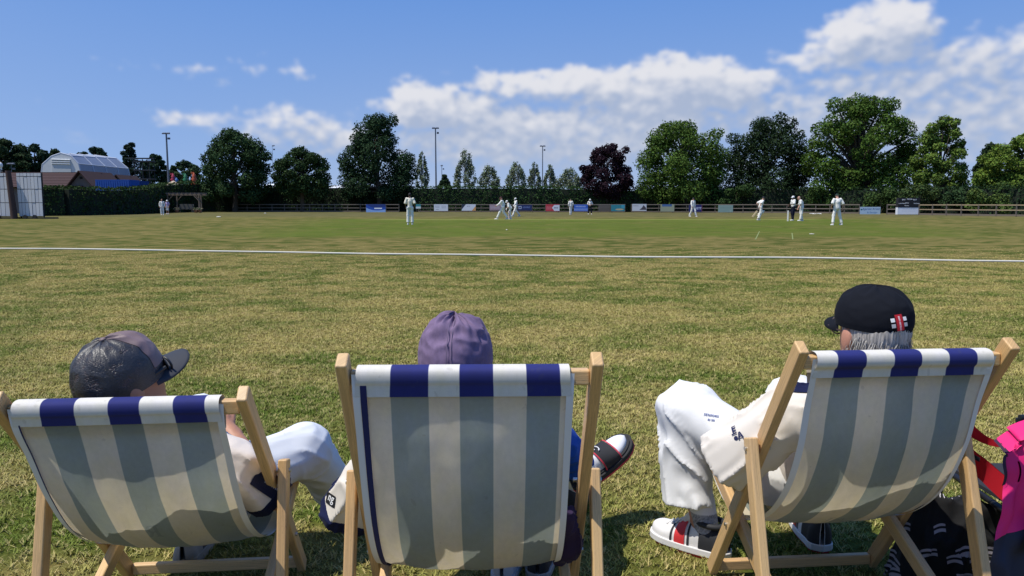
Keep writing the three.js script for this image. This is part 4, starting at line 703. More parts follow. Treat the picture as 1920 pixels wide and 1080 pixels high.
function handGeo(wrist, dir, palm, side, cell, skin, curl = 0.5, size = 1) {   // dir: along the hand, palm: out of the palm
  const d = dir.clone().normalize(), n = palm.clone().addScaledVector(d, -palm.dot(d)).normalize(), x = d.clone().cross(n).multiplyScalar(side), P = (a, b, c) => wrist.clone().addScaledVector(x, a * size).addScaledVector(d, b * size).addScaledVector(n, c * size), list = [capsule(P(0, -0.03, 0), P(0, 0.03, 0), 0.026 * size, 0.027 * size), capsule(P(-0.022, 0.05, 0), P(-0.024, 0.085, 0), 0.016 * size), capsule(P(0.022, 0.045, 0), P(0.026, 0.085, 0), 0.016 * size), capsule(P(0, 0.05, 0), P(0, 0.088, 0), 0.017 * size)];
  const palmF = blend(list, 0.02), fing = [[-0.030, 0.090, 0.058], [-0.010, 0.096, 0.078], [0.011, 0.094, 0.086], [0.031, 0.088, 0.076]].map(([a, b, L]) => {
    const k = curl, p0 = P(a, b - 0.01, 0), p1 = P(a * 1.1, b + L * 0.42 * Math.cos(k * 0.7), L * 0.42 * Math.sin(k * 0.7)), p2 = P(a * 1.12, b + L * (0.42 * Math.cos(k * 0.7) + 0.32 * Math.cos(k * 1.8)), L * (0.42 * Math.sin(k * 0.7) + 0.32 * Math.sin(k * 1.8))), p3 = P(a * 1.12, b + L * (0.42 * Math.cos(k * 0.7) + 0.32 * Math.cos(k * 1.8) + 0.26 * Math.cos(k * 2.6)), L * (0.42 * Math.sin(k * 0.7) + 0.32 * Math.sin(k * 1.8) + 0.26 * Math.sin(k * 2.6)));
    return blend([capsule(p0, p1, 0.0092 * size, 0.0088 * size), capsule(p1, p2, 0.0088 * size, 0.0082 * size), capsule(p2, p3, 0.0082 * size, 0.0068 * size)], 0.004);
  });
  const th = blend([capsule(P(0.022, 0.02, 0.006), P(0.048, 0.052, 0.016), 0.013 * size, 0.0105 * size), capsule(P(0.048, 0.052, 0.016), P(0.056, 0.088, 0.024), 0.0100 * size, 0.0080 * size)], 0.006);
  const f = blend([palmF, ...fing, th], 0.006), [mn, mx] = boundsOf([P(0, -0.05, 0), P(0.06, 0.2, 0.08), P(-0.06, 0.2, -0.03), P(0.06, 0, -0.03), P(-0.06, 0, 0.08)], 0.02);
  return skinOf(f, mn, mx, cell, () => skin);
}
const skinMat = new THREE.MeshPhysicalMaterial({ vertexColors: true, roughness: 0.55, sheen: 0.2, sheenColor: lin(0.5, 0.25, 0.18), sheenRoughness: 0.5 });
const clothMat = (r, g, b, rough = 0.9) => new THREE.MeshPhysicalMaterial({ color: lin(r, g, b), roughness: rough, sheen: 0.25, sheenColor: lin(0.5, 0.5, 0.5), sheenRoughness: 0.6, specularIntensity: 0.3 });
// the crown of a cap, in the head's frame (looking along -z)
function capCrown({ rx = 0.088, rz = 0.108, h = 0.098, y0 = 0.018, skirt = 0.03, nape = 0, flare = 0, seam = 0.0014, slump = 0, wrinkle = 0.0025, seed = 1, n = 96, m = 44, a0 = 0, a1 = 1, t0 = 0, t1 = 1, scale = 1 }) {
  const pos = [], uv = [], idx = [];
  for (let j = 0; j <= m; j++) for (let i = 0; i <= n; i++) {
    const a = lerp(a0, a1, i / n) * 2 * Math.PI, t = lerp(t0, t1, j / m), v = t < 0.2 ? 0 : (t - 0.2) / 0.8 * Math.PI / 2, band = t < 0.2 ? (0.2 - t) / 0.2 : 0;
    let c = Math.pow(Math.cos(v), 0.78), s = Math.sin(v); if (t > 0.9999) c = 0;
    const dx = Math.sin(a), dz = -Math.cos(a), ph = ((a / (2 * Math.PI) * 6 + 6.5) % 1) - 0.5, groove = Math.exp(-((ph * 26) ** 2) * (0.25 + 0.75 * c * c)), pan = (0.25 - ph * ph) * 0.012 * Math.sin(2 * v);
    const w = wrinkle * (n3(dx * 1.1 + seed * 9, s * 1.6, dz * 1.1) + 0.8 * (1 - 2.4 * Math.abs(n3(dx * 1.5 + 4, s * 2.2 + seed * 5, dz * 1.5)))) * (0.15 + s * s);
    const k = 1 + flare * Math.sin(v * 2) + pan + (w - seam * groove) / 0.09 - 0.035 * band;
    pos.push(dx * rx * c * k, y0 - band * (skirt + nape * Math.max(0, dz)) + h * s * (1 + (w - seam * groove) / 0.1) - slump * s * s * Math.max(0, -dz) * 0.5, dz * rz * c * k); uv.push(a * 6 / (2 * Math.PI), t);
    if (i && j) { const p = (j - 1) * (n + 1) + i, q = j * (n + 1) + i; idx.push(p - 1, p, q, p - 1, q, q - 1); }
  }
  const g = new THREE.BufferGeometry(); g.setAttribute('position', new THREE.Float32BufferAttribute(pos, 3)); g.setAttribute('uv', new THREE.Float32BufferAttribute(uv, 2)); g.setIndex(idx); g.scale(scale, scale, scale); g.computeVertexNormals(); return g;
}
function capBrim({ rx = 0.088, rz = 0.108, y0 = -0.010, len = 0.078, spread = 1.12, arch = 0.022, tip = 0.012, full = false, n = 36, m = 10, thick = 0.004 }) {
  const pos = [], idx = [], add = (side) => { const b0 = pos.length / 3; for (let j = 0; j <= m; j++) for (let i = 0; i <= n; i++) { const a = full ? i / n * 2 * Math.PI : (i / n * 2 - 1) * spread, e = full ? 1 : Math.pow(Math.max(0, Math.cos(a / spread * Math.PI / 2)), 0.42), L = len * e * j / m, dx = Math.sin(a), dz = -Math.cos(a), x = dx * rx * 0.97 + (full ? dx * L : dx * L * 0.22), z = dz * rz * 0.97 + (full ? dz * L : -L); pos.push(x, y0 - (full ? 0 : arch * (x / rx) ** 2) - tip * (j / m) ** 1.3 + side * thick / 2, z); if (i && j) { const p = b0 + (j - 1) * (n + 1) + i, q = b0 + j * (n + 1) + i; if (side > 0) idx.push(p - 1, p, q, p - 1, q, q - 1); else idx.push(p - 1, q, p, p - 1, q - 1, q); } } };
  add(1); add(-1);
  const half = (m + 1) * (n + 1); for (let i = 1; i <= n; i++) { const p = m * (n + 1) + i; idx.push(p - 1, p, p + half, p - 1, p + half, p + half - 1); }
  const g = new THREE.BufferGeometry(); g.setAttribute('position', new THREE.Float32BufferAttribute(pos, 3)); g.setIndex(idx); g.computeVertexNormals(); return g;
}
// a shoe in its own frame: toe along -z, sole at y = 0
function shoeShell(L, W, H, { s0 = 0, s1 = 1, lift = 0, y0 = 0.018, top = 1.01, n = 30, m = 22, cut = 0 } = {}) {
  const pos = [], idx = [], width = (s) => W * (0.70 + 0.30 * Math.sin(Math.PI * clamp((s - 0.15) / 1.0, 0, 1)) ) * Math.sqrt(Math.max(0.004, 1 - Math.max(0, (s - 0.72) / 0.28) ** 2.2)) * Math.sqrt(Math.max(0.03, 1 - Math.max(0, (0.12 - s) / 0.12) ** 2)), height = (s) => H * (s < 0.32 ? 1 - 0.12 * Math.sin(s / 0.32 * Math.PI) : lerp(1, 0.46, smoothstep(s, 0.30, 0.80)) * (s > 0.85 ? Math.sqrt(Math.max(0.03, 1 - ((s - 0.85) / 0.15) ** 2 * 0.8)) : 1));
  for (let j = 0; j <= n; j++) for (let i = 0; i <= m; i++) {
    const s = lerp(s0, s1, j / n), a = (i / m) * Math.PI, w = width(s) / 2 + lift, h = height(s) + lift, c = Math.cos(a), q = Math.sin(a), open = cut && s < 0.36 ? Math.min(1, 0.86) : 1;
    pos.push(Math.sign(c) * Math.pow(Math.abs(c), 0.62) * w * (1 - 0.30 * Math.pow(q, 3)), y0 + Math.pow(q, 0.8) * h * open, L * (0.5 - s));
    if (i && j) { const p = (j - 1) * (m + 1) + i, t = j * (m + 1) + i; idx.push(p - 1, p, t, p - 1, t, t - 1); }
  }
  const g = new THREE.BufferGeometry(); g.setAttribute('position', new THREE.Float32BufferAttribute(pos, 3)); g.setIndex(idx); g.computeVertexNormals(); return g;
}
function soleGeo(L, W, y, t, grow_ = 0) {
  const sh = new THREE.Shape(), pts = [], wid = (s) => W * (0.70 + 0.30 * Math.sin(Math.PI * clamp((s - 0.15) / 1.0, 0, 1))) * Math.sqrt(Math.max(0, 1 - Math.max(0, (s - 0.72) / 0.28) ** 2.2)) * Math.sqrt(Math.max(0, 1 - Math.max(0, (0.12 - s) / 0.12) ** 2)) / 2 + grow_;
  for (let i = 0; i <= 24; i++) pts.push(new THREE.Vector2(wid(i / 24), L * (i / 24 - 0.5) * (1 + grow_ * 4))); for (let i = 24; i >= 0; i--) pts.push(new THREE.Vector2(-wid(i / 24), L * (i / 24 - 0.5) * (1 + grow_ * 4)));
  sh.setFromPoints(pts); return new THREE.ExtrudeGeometry(sh, { depth: t, bevelEnabled: true, bevelSize: 0.003, bevelThickness: 0.003, bevelSegments: 2, curveSegments: 6 }).rotateX(-Math.PI / 2).translate(0, y, 0);
}
const shoeFrame = (pos, toe, up = V(0, 1, 0)) => { const z = toe.clone().normalize().negate(), y = up.clone().addScaledVector(z, -up.dot(z)).normalize(), x = y.clone().cross(z); return new THREE.Matrix4().makeBasis(x, y, z).setPosition(pos); };
const place = (mesh, M) => { M.decompose(mesh.position, mesh.quaternion, mesh.scale); return mesh; };
// ---------------------------------------------------------------- the three spectators
const inWorld = (name, geo, mat, who) => part(name, geo.translate(-who.position.x, -who.position.y, -who.position.z), mat, who);
function spectator(o) {
  const t = thing('person', o.label, 'person', o.base, 0, 'people in deck chairs'), J = o.j, skin = o.skin, Mh = frame(o.head.pos, o.head.yaw, o.head.pitch ?? 0, o.head.roll ?? 0);
  const nape = V(0, -0.15, 0.04).applyMatrix4(Mh);
  // body: one skin, the head and the hands on finer grids
  const list = [capsule(nape, J.neck, 0.054, 0.06), capsule(J.neck, J.chest, 0.07, 0.105), capsule(J.chest, J.hip, 0.105, 0.10)], pts = [J.neck, J.chest, J.hip, nape];
  for (const s of ['L', 'R']) {
    const [sh, el, wr, hi, kn, an] = ['sh', 'el', 'wr', 'hi', 'kn', 'an'].map((k) => J[k + s]);
    list.push(capsule(J.neck.clone().lerp(J.chest, 0.35), sh, 0.06, 0.052), capsule(sh, el, 0.047, 0.038), capsule(el, wr, 0.040, 0.027), capsule(J.hip, hi, 0.10, 0.08), capsule(hi, kn, 0.076, 0.054), capsule(kn, an, 0.052, 0.036)); pts.push(sh, el, wr, hi, kn, an);
  }
  const bodyF = blend(list, 0.03), [mn, mx] = boundsOf(pts, 0.14), geos = [skinOf(bodyF, mn, mx, 0.011, () => skin), headGeo(Mh, 0.0035, skin)];
  for (const [s, k] of [['L', 1], ['R', -1]]) { const h = o.hands[s]; geos.push(handGeo(J['wr' + s], h[0], h[1], k, 0.0032, skin, h[2] ?? 0.6)); }
  inWorld('body', mergeGeometries(geos), skinMat, t);
  // shirt
  const shirtList = [capsule(J.neck.clone().lerp(J.chest, 0.25), J.chest, 0.085, 0.128), capsule(J.chest, J.hip, 0.130, 0.132), capsule(J.shL.clone().lerp(J.chest, 0.3), J.shR.clone().lerp(J.chest, 0.3), 0.088)], sp = [J.neck, J.chest, J.hip, J.shL, J.shR];
  const sleeves = {};
  for (const s of ['L', 'R']) { const sh = J['sh' + s], el = J['el' + s], e = o.sleeve[s], end = sh.clone().lerp(el, e[0]); const sdir = end.clone().sub(sh).normalize(); sleeves[s] = { f: slab(creased(blend([capsule(sh.clone().lerp(J.chest, 0.15), sh, 0.075, 0.070), cone(sh, end.clone().addScaledVector(sdir, 0.06), 0.070, e[1])], 0.03), o.crease * 1.4, end.clone().sub(sh).add(V(0.1, 0, 0)), 8, 3, o.seed), end, sdir, -9, 0), sh, end, dir: end.clone().sub(sh).normalize() }; shirtList.push(sleeves[s].f); sp.push(end); }
  const torso = creased(blend(shirtList.splice(0, 3), 0.05), o.crease * 1.4, V(1, 0.15, 0.3), 11, 2.5, o.seed + 3), shirtF = blend([torso, ...shirtList], 0.035), [sm, sM] = boundsOf(sp, 0.17);
  const noNeck = (x, y, z) => shirtF(x, y, z);
  const shirt = inWorld('shirt', skinOf(noNeck, sm, sM, 0.0075), o.shirt, t);
  for (const s of ['L', 'R']) if (o.cuff) { const q = sleeves[s], [a, b] = boundsOf([q.end], 0.14); shirt.add(inWorld('cuff', skinOf(slab(grow(q.f, 0.0035), q.end, q.dir, -o.cuff, 0.003), a, b, 0.005), o.cuffMat, t)); }
  // trousers
  const trList = [capsule(J.hip, J.hiL, 0.120, 0.102), capsule(J.hip, J.hiR, 0.120, 0.102)], tp = [J.hip, J.hiL, J.hiR];
  for (const s of ['L', 'R']) { const kn = J['kn' + s], an = J['an' + s], [e, r, kr = 0.080] = o.leg[s], end = o.hem?.[s] ?? kn.clone().lerp(an, e); const hi = J['hi' + s]; trList.push(creased(capsule(hi, kn, 0.100, kr), o.crease2 * 0.7, kn.clone().sub(hi).add(V(0.08, 0, 0)), 6, 2.2, o.seed + 5), slab(creased(blend([capsule(kn, kn, kr), cone(kn, end.clone().lerp(kn, -0.25), kr, r)], 0.04), o.crease2 * 1.6, end.clone().sub(kn).add(V(0.22, 0, 0.08)), 8, 3.2, o.seed + 8), end, end.clone().sub(kn).normalize(), -9, 0)); tp.push(kn, end); }
  const trF = blend(trList, 0.035), [tm, tM] = boundsOf(tp, 0.15);
  const trousers = inWorld('trousers', skinOf(trF, tm, tM, 0.0075), o.trousers, t);
  return { t, Mh, shirtF, trF, sleeves, shirt, trousers, bodyF };
}
const headPart = (name, geo, mat, P) => { const m = part(name, geo, mat, P.t); place(m, P.Mh); m.position.sub(P.t.position); return m; };
const whites = clothMat(0.76, 0.755, 0.735), cream = clothMat(0.72, 0.66, 0.57), navyCloth = clothMat(0.012, 0.016, 0.055);
const decalMat = (w, h, draw) => new THREE.MeshStandardMaterial({ map: canvasTex(w, h, draw), roughness: 0.85, side: THREE.DoubleSide });
const printMat = (w, h, color, draw) => new THREE.MeshStandardMaterial({ color: new THREE.Color(color), alphaMap: canvasTex(w, h, (g) => { fill(g, '#000', 0, 0, w, h); g.fillStyle = g.strokeStyle = '#fff'; draw(g, w, h); }, false), transparent: true, roughness: 0.9, side: THREE.DoubleSide });
const fabricNoise = dataTex(256, (u, v) => { const k = 0.86 + 0.10 * n2(u * 120, v * 120) + 0.06 * n2(u * 30, v * 34); return [k, k, k]; });

// ---- left: dark leather cap
{
  const c = (x, y, z) => inChair(0, x, y, z);
  const P = spectator({
    label: 'person in a cracked dark leather cap and white kit, looking right', base: V(-0.95, 0, -2.35), seed: 3, skin: [0.46, 0.22, 0.13], shirt: clothMat(0.74, 0.66, 0.58), trousers: clothMat(0.70, 0.72, 0.74), cuffMat: clothMat(0.012, 0.014, 0.035), cuff: 0.028,
    head: { pos: V(-1.002, 0.750, -1.93), yaw: -0.62, pitch: 0.34, roll: 0.0 },
    j: { neck: c(0.0, 0.60, 0.475), chest: c(0.0, 0.492, 0.372), hip: c(0, 0.378, 0.095), shL: c(-0.16, 0.53, 0.41), elL: c(-0.18, 0.375, 0.25), wrL: c(-0.06, 0.44, 0.02), shR: c(0.165, 0.505, 0.41), elR: V(-0.668, 0.392, -2.075), wrR: V(-0.855, 0.520, -2.255), hiL: c(-0.09, 0.345, 0.06), knL: c(-0.13, 0.43, -0.32), anL: V(-1.10, 0.10, -2.53), hiR: c(0.10, 0.340, 0.06), knR: V(-0.700, 0.385, -2.50), anR: V(-0.625, 0.10, -2.80) },
    hands: { L: [V(0.6, 0.1, -0.8), V(0, -1, 0.2), 0.5], R: [V(-0.75, 0.45, -0.45), V(-0.2, -0.5, -0.8), 0.8] }, sleeve: { L: [1.0, 0.095], R: [0.92, 0.070] }, leg: { L: [0.86, 0.075], R: [0.84, 0.072, 0.078] }, crease: 0.007, crease2: 0.008,
  });
  const S = P.sleeves.R, outward = V(0.72, 0.18, 0.66);
  part('sleeve_panel', patch(P.shirtF, S.sh.clone().lerp(S.end, 0.62), outward, S.dir.clone().negate(), 0.055, 0.105).translate(-P.t.position.x, 0, -P.t.position.z), decalMat(128, 256, (g, w, h) => { fill(g, '#141a3a', 0, 0, w, h); g.save(); g.translate(w * 0.70, h * 0.9); g.rotate(-Math.PI / 2); g.fillStyle = '#cfd3e2'; g.font = 'bold 44px sans-serif'; g.fillText('DWAM', 0, 0); g.restore(); }), P.shirt);
  // cap
  const leather = dataTex(512, (u, v) => { const cr = Math.abs(n2(u * 26, v * 22)) < 0.05 ? 0.5 : 0, big = fbm2(u * 5, v * 4, 4), worn = smoothstep(big + 0.35 * n2(u * 40, v * 40), 0.20, 0.65), k = 0.55 + 0.22 * fbm2(u * 30, v * 26, 3) + cr * 0.5; return [k * lerp(0.62, 1.35, worn), k * lerp(0.66, 1.02, worn), k * lerp(0.72, 1.02, worn)]; });
  leather.repeat.set(0.34, 1);
  const lm = new THREE.MeshPhysicalMaterial({ color: lin(0.090, 0.080, 0.078), map: leather, bumpMap: leather, bumpScale: 0.0028, roughness: 0.42, clearcoat: 0.25, clearcoatRoughness: 0.45 });
  const cap = headPart('cap', capCrown({ rx: 0.092, rz: 0.114, h: 0.106, y0: 0.012, skirt: 0.03, nape: 0.035, wrinkle: 0.0035, seam: 0.0026, seed: 4 }), lm, P);
  const front = std(0.17, 0.115, 0.115, 0.6, { side: THREE.DoubleSide }); front.name = 'worn brown leather';
  part('front_panel', capCrown({ rx: 0.092, rz: 0.114, h: 0.106, y0: 0.012, skirt: 0.03, nape: 0.035, wrinkle: 0.0035, seam: 0.0026, seed: 4, a0: -0.165, a1: 0.165, t0: 0.22, t1: 0.985, n: 40, m: 36, scale: 1.012 }), new THREE.MeshPhysicalMaterial({ color: lin(0.24, 0.165, 0.165), map: fabricNoise, bumpMap: fabricNoise, bumpScale: 0.001, roughness: 0.5, side: THREE.DoubleSide }), cap).userData.label = 'worn brown front panel';
  part('brim', capBrim({ rx: 0.090, rz: 0.110, y0: -0.004, len: 0.080, arch: 0.024, tip: 0.006 }), new THREE.MeshStandardMaterial({ color: lin(0.026, 0.029, 0.038), roughness: 0.7 }), cap);
  part('button', new THREE.SphereGeometry(0.009, 14, 10).scale(1, 0.55, 1).translate(0, 0.119, 0), front, cap);
  for (let k = 0; k < 6; k++) { const a = (k + 0.5) / 6 * 6.283; part('eyelet', new THREE.TorusGeometry(0.0032, 0.0012, 6, 12).rotateX(-Math.PI / 2 + 0.6).rotateY(Math.PI - a).translate(Math.sin(a) * 0.066, 0.091, -Math.cos(a) * 0.080), std(0.03, 0.03, 0.032), cap); }
  const sg = headPart('sunglasses', join([rod(V(0.079, -0.002, 0.02), V(0.074, 0.002, -0.085), 0.004, 0.005, 6), rod(V(-0.079, -0.002, 0.02), V(-0.074, 0.002, -0.085), 0.004, 0.005, 6), new THREE.TorusGeometry(0.03, 0.003, 6, 20).scale(1.1, 0.75, 1).translate(0.035, -0.002, -0.104), new THREE.TorusGeometry(0.03, 0.003, 6, 20).scale(1.1, 0.75, 1).translate(-0.035, -0.002, -0.104)]), std(0.015, 0.015, 0.017, 0.4), P);
  for (const s of [-1, 1]) part('lens', new THREE.SphereGeometry(0.03, 20, 12).scale(1.1, 0.75, 0.16).rotateY(-s * 0.25).translate(s * 0.036, -0.002, -0.103), std(0.012, 0.012, 0.014, 0.1), sg);
  // shoes
  const grey = std(0.30, 0.29, 0.275, 0.85), dark = std(0.08, 0.08, 0.078, 0.9);
  for (const [p, d] of [[V(-1.10, 0, -2.56), V(-0.1, 0, -1)], [V(-0.60, 0, -2.86), V(0.35, 0, -0.94)]]) {
    const M = shoeFrame(p.clone().sub(P.t.position), d), s = place(part('shoe', shoeShell(0.285, 0.105, 0.078), dark, P.t), M);
    part('sole', soleGeo(0.285, 0.104, 0.003, 0.026, 0.002), grey, s); part('heel_counter', shoeShell(0.285, 0.105, 0.07, { s0: 0.0, s1: 0.26, lift: 0.003 }), grey, s); part('collar', new THREE.TorusGeometry(0.036, 0.008, 8, 24).rotateX(Math.PI / 2).scale(1, 1, 1.2).translate(0, 0.088, 0.075), dark, s);
  }
}
// ---- middle: purple cap
{
  const c = (x, y, z) => inChair(1, x, y, z);
  const blue = clothMat(0.012, 0.075, 0.40);
  const P = spectator({
    label: 'person in a faded purple cap with blue trousers and crossed feet', base: V(-0.1, 0, -2.1), seed: 7, skin: [0.50, 0.23, 0.14], shirt: cream, trousers: blue, cuffMat: navyCloth, cuff: 0.035,
    head: { pos: V(-0.136, 0.814, -1.825), yaw: -0.07, pitch: 0.08 },
    j: { neck: c(-0.01, 0.685, 0.325), chest: c(0, 0.575, 0.30), hip: c(0, 0.385, 0.12), shL: c(-0.175, 0.625, 0.265), elL: V(-0.450, 0.352, -2.05), wrL: V(-0.405, 0.285, -2.20), shR: c(0.16, 0.62, 0.27), elR: c(0.17, 0.44, 0.12), wrR: c(0.05, 0.46, -0.05), hiL: c(-0.09, 0.37, 0.08), knL: V(0.02, 0.50, -2.50), anL: V(0.235, 0.115, -2.95), hiR: c(0.09, 0.375, 0.08), knR: V(0.06, 0.545, -2.38), anR: V(0.275, 0.215, -2.74) },
    hands: { L: [V(0.45, -0.45, -0.6), V(0.8, 0.1, 0.4), 0.7], R: [V(-0.8, 0.1, -0.5), V(0, -1, 0.1), 0.5] }, sleeve: { L: [0.97, 0.082], R: [0.9, 0.08] }, leg: { L: [0.84, 0.058, 0.07], R: [0.80, 0.056, 0.07] }, crease: 0.008, crease2: 0.006,
  });
  const S = P.sleeves.L;
  part('sleeve_badge', patch(P.shirtF, S.sh.clone().lerp(S.end, 0.80).add(V(-0.050, 0, 0)), V(-0.42, 0.15, 0.90), V(0.1, 1, 0.05), 0.046, 0.032).translate(-P.t.position.x, 0, -P.t.position.z), decalMat(128, 80, (g, w, h) => { fill(g, '#0e0f13', 0, 0, w, h); g.fillStyle = '#f0f0f0'; g.font = 'bold italic 70px sans-serif'; g.fillText('ng', 22, 54); }), P.shirt);
  const tex = fabricNoise.clone(); tex.repeat.set(1.5, 3); tex.needsUpdate = true;
  const faded = dataTex(256, (u, v) => { const k = 0.80 + 0.18 * fbm2(u * 7, v * 6, 4) + 0.08 * n2(u * 90, v * 90); return [k * 1.03, k * 0.97, k]; });
  faded.repeat.set(0.5, 1);
  const pm = new THREE.MeshPhysicalMaterial({ color: lin(0.230, 0.175, 0.275), map: faded, bumpMap: tex, bumpScale: 0.0008, roughness: 0.95, sheen: 0.3, sheenColor: lin(0.5, 0.45, 0.55), sheenRoughness: 0.6, specularIntensity: 0.2, side: THREE.DoubleSide });
  const cap = headPart('cap', capCrown({ rx: 0.090, rz: 0.110, h: 0.108, y0: 0.014, skirt: 0.02, nape: 0.03, wrinkle: 0.0075, seam: 0.0028, seed: 9, slump: 0.004 }), pm, P);
  part('brim', capBrim({ rx: 0.090, rz: 0.108, y0: -0.02, len: 0.075, arch: 0.03, tip: 0.012 }), pm, cap);
  part('button', new THREE.SphereGeometry(0.0105, 16, 10).scale(1, 0.5, 1).translate(0, 0.1195, 0), pm, cap);
  for (const s of [-1, 1]) part('seam', limb(Array.from({ length: 10 }, (_, i) => { const v = lerp(0.02, 1.45, i / 9), k = Math.pow(Math.cos(v), 0.78); return V(s * 0.005, 0.0075 + 0.113 * Math.sin(v), 0.1145 * k); }), [0.0009, 0.0009], 5), std(0.16, 0.12, 0.19, 0.95), cap);
  for (let k = 0; k < 6; k++) { const a = (k + 0.5) / 6 * 6.283; part('eyelet', new THREE.TorusGeometry(0.0034, 0.0012, 6, 12).rotateX(-Math.PI / 2 + 0.7).rotateY(Math.PI - a).translate(Math.sin(a) * 0.068, 0.091, -Math.cos(a) * 0.079), std(0.10, 0.07, 0.12), cap); }
  const jm = clothMat(0.035, 0.022, 0.055), jf = creased(blend([capsule(c(0.225, 0.44, 0.33), c(0.232, 0.33, 0.25), 0.022, 0.032), capsule(c(0.232, 0.33, 0.25), c(0.222, 0.27, 0.21), 0.032, 0.016)], 0.03), 0.008, V(0, 1, 0.4), 22, 6, 4), [ja, jb] = boundsOf([c(0.225, 0.44, 0.33), c(0.22, 0.26, 0.2)], 0.07);
  const jt = thing('jumper', 'dark purple jumper hanging at the right of the middle canvas', 'jumper', c(0.23, 0.3, 0.25).setY(0)); inWorld('garment', skinOf(jf, ja, jb, 0.005), jm, jt);
  // feet: sock and slide on the raised foot, sock and shoe on the other
  const sock = clothMat(0.74, 0.75, 0.78), black = std(0.018, 0.018, 0.02, 0.8), red = std(0.55, 0.03, 0.05, 0.7);
  const Mr = shoeFrame(V(0.338, 0.238, -2.775).sub(P.t.position), V(0.62, 0.46, -0.30), V(-0.50, 0.72, 0.55)), sl = place(part('slide', shoeShell(0.27, 0.103, 0.064, { s0: 0.44, s1: 0.70, lift: 0.004, y0: 0.020 }), black, P.t), Mr);
  part('sole', soleGeo(0.285, 0.110, 0.0, 0.014, 0.004), black, sl); part('red_edge', soleGeo(0.285, 0.110, -0.008, 0.003, 0.005), red, sl); part('footbed', soleGeo(0.27, 0.10, 0.0165, 0.004, 0), black, sl);
  for (const s of [0.432, 0.70]) part('strap_trim', shoeShell(0.27, 0.103, 0.064, { s0: s, s1: s + 0.018, lift: 0.0055, y0: 0.020, n: 2 }), red, sl);
  part('emblem', new THREE.TorusGeometry(0.009, 0.0022, 8, 20, 5).rotateX(-Math.PI / 2 - 0.35).scale(1.5, 1, 1).translate(-0.006, 0.0795, -0.004), std(0.7, 0.7, 0.68), sl);
  place(part('sock', shoeShell(0.255, 0.085, 0.058, { y0: 0.022, s0: 0.0, s1: 1 }), sock, P.t), Mr);
  const ankle = V(0.275, 0.215, -2.74); inWorld('sock_leg', skinOf(creased(blend([capsule(V(0.305, 0.208, -2.758), ankle, 0.040, 0.041), capsule(ankle, ankle.clone().lerp(V(0.06, 0.545, -2.38), 0.22), 0.041, 0.045)], 0.03), 0.002, V(0.6, -0.6, -0.5), 40, 8, 2), ...boundsOf([ankle], 0.17), 0.005), sock, P.t);
  const Ml = shoeFrame(V(0.262, 0, -3.02).sub(P.t.position), V(0.35, 0, -0.94)), sh = place(part('shoe', shoeShell(0.28, 0.10, 0.075), black, P.t), Ml); part('sole', soleGeo(0.28, 0.1, 0.003, 0.018, 0.003), black, sh);
  inWorld('sock_leg', skinOf(capsule(V(0.24, 0.07, -2.965), V(0.205, 0.19, -2.88), 0.042, 0.046), ...boundsOf([V(0.22, 0.13, -2.92)], 0.13), 0.006), sock, P.t);
  // the shoes he has taken off
  for (const [p, d, label] of [[V(-0.012, 0, -2.45), V(0.15, 0, -1), 'white shoe standing under the middle chair'], [V(0.095, 0, -2.47), V(0.1, 0, -1), 'black-heeled shoe beside the white one under the middle chair']]) {
    const s = thing('shoe', label, 'shoe', p, Math.atan2(-d.x, -d.z), 'shoes under the middle chair'), w = label.startsWith('white'); part('upper', shoeShell(0.28, 0.10, 0.088), w ? std(0.55, 0.55, 0.56, 0.8) : black, s); part('sole', soleGeo(0.28, 0.1, 0.003, 0.022, 0.003), w ? std(0.5, 0.5, 0.52, 0.8) : std(0.3, 0.3, 0.3, 0.8), s);
  }
}
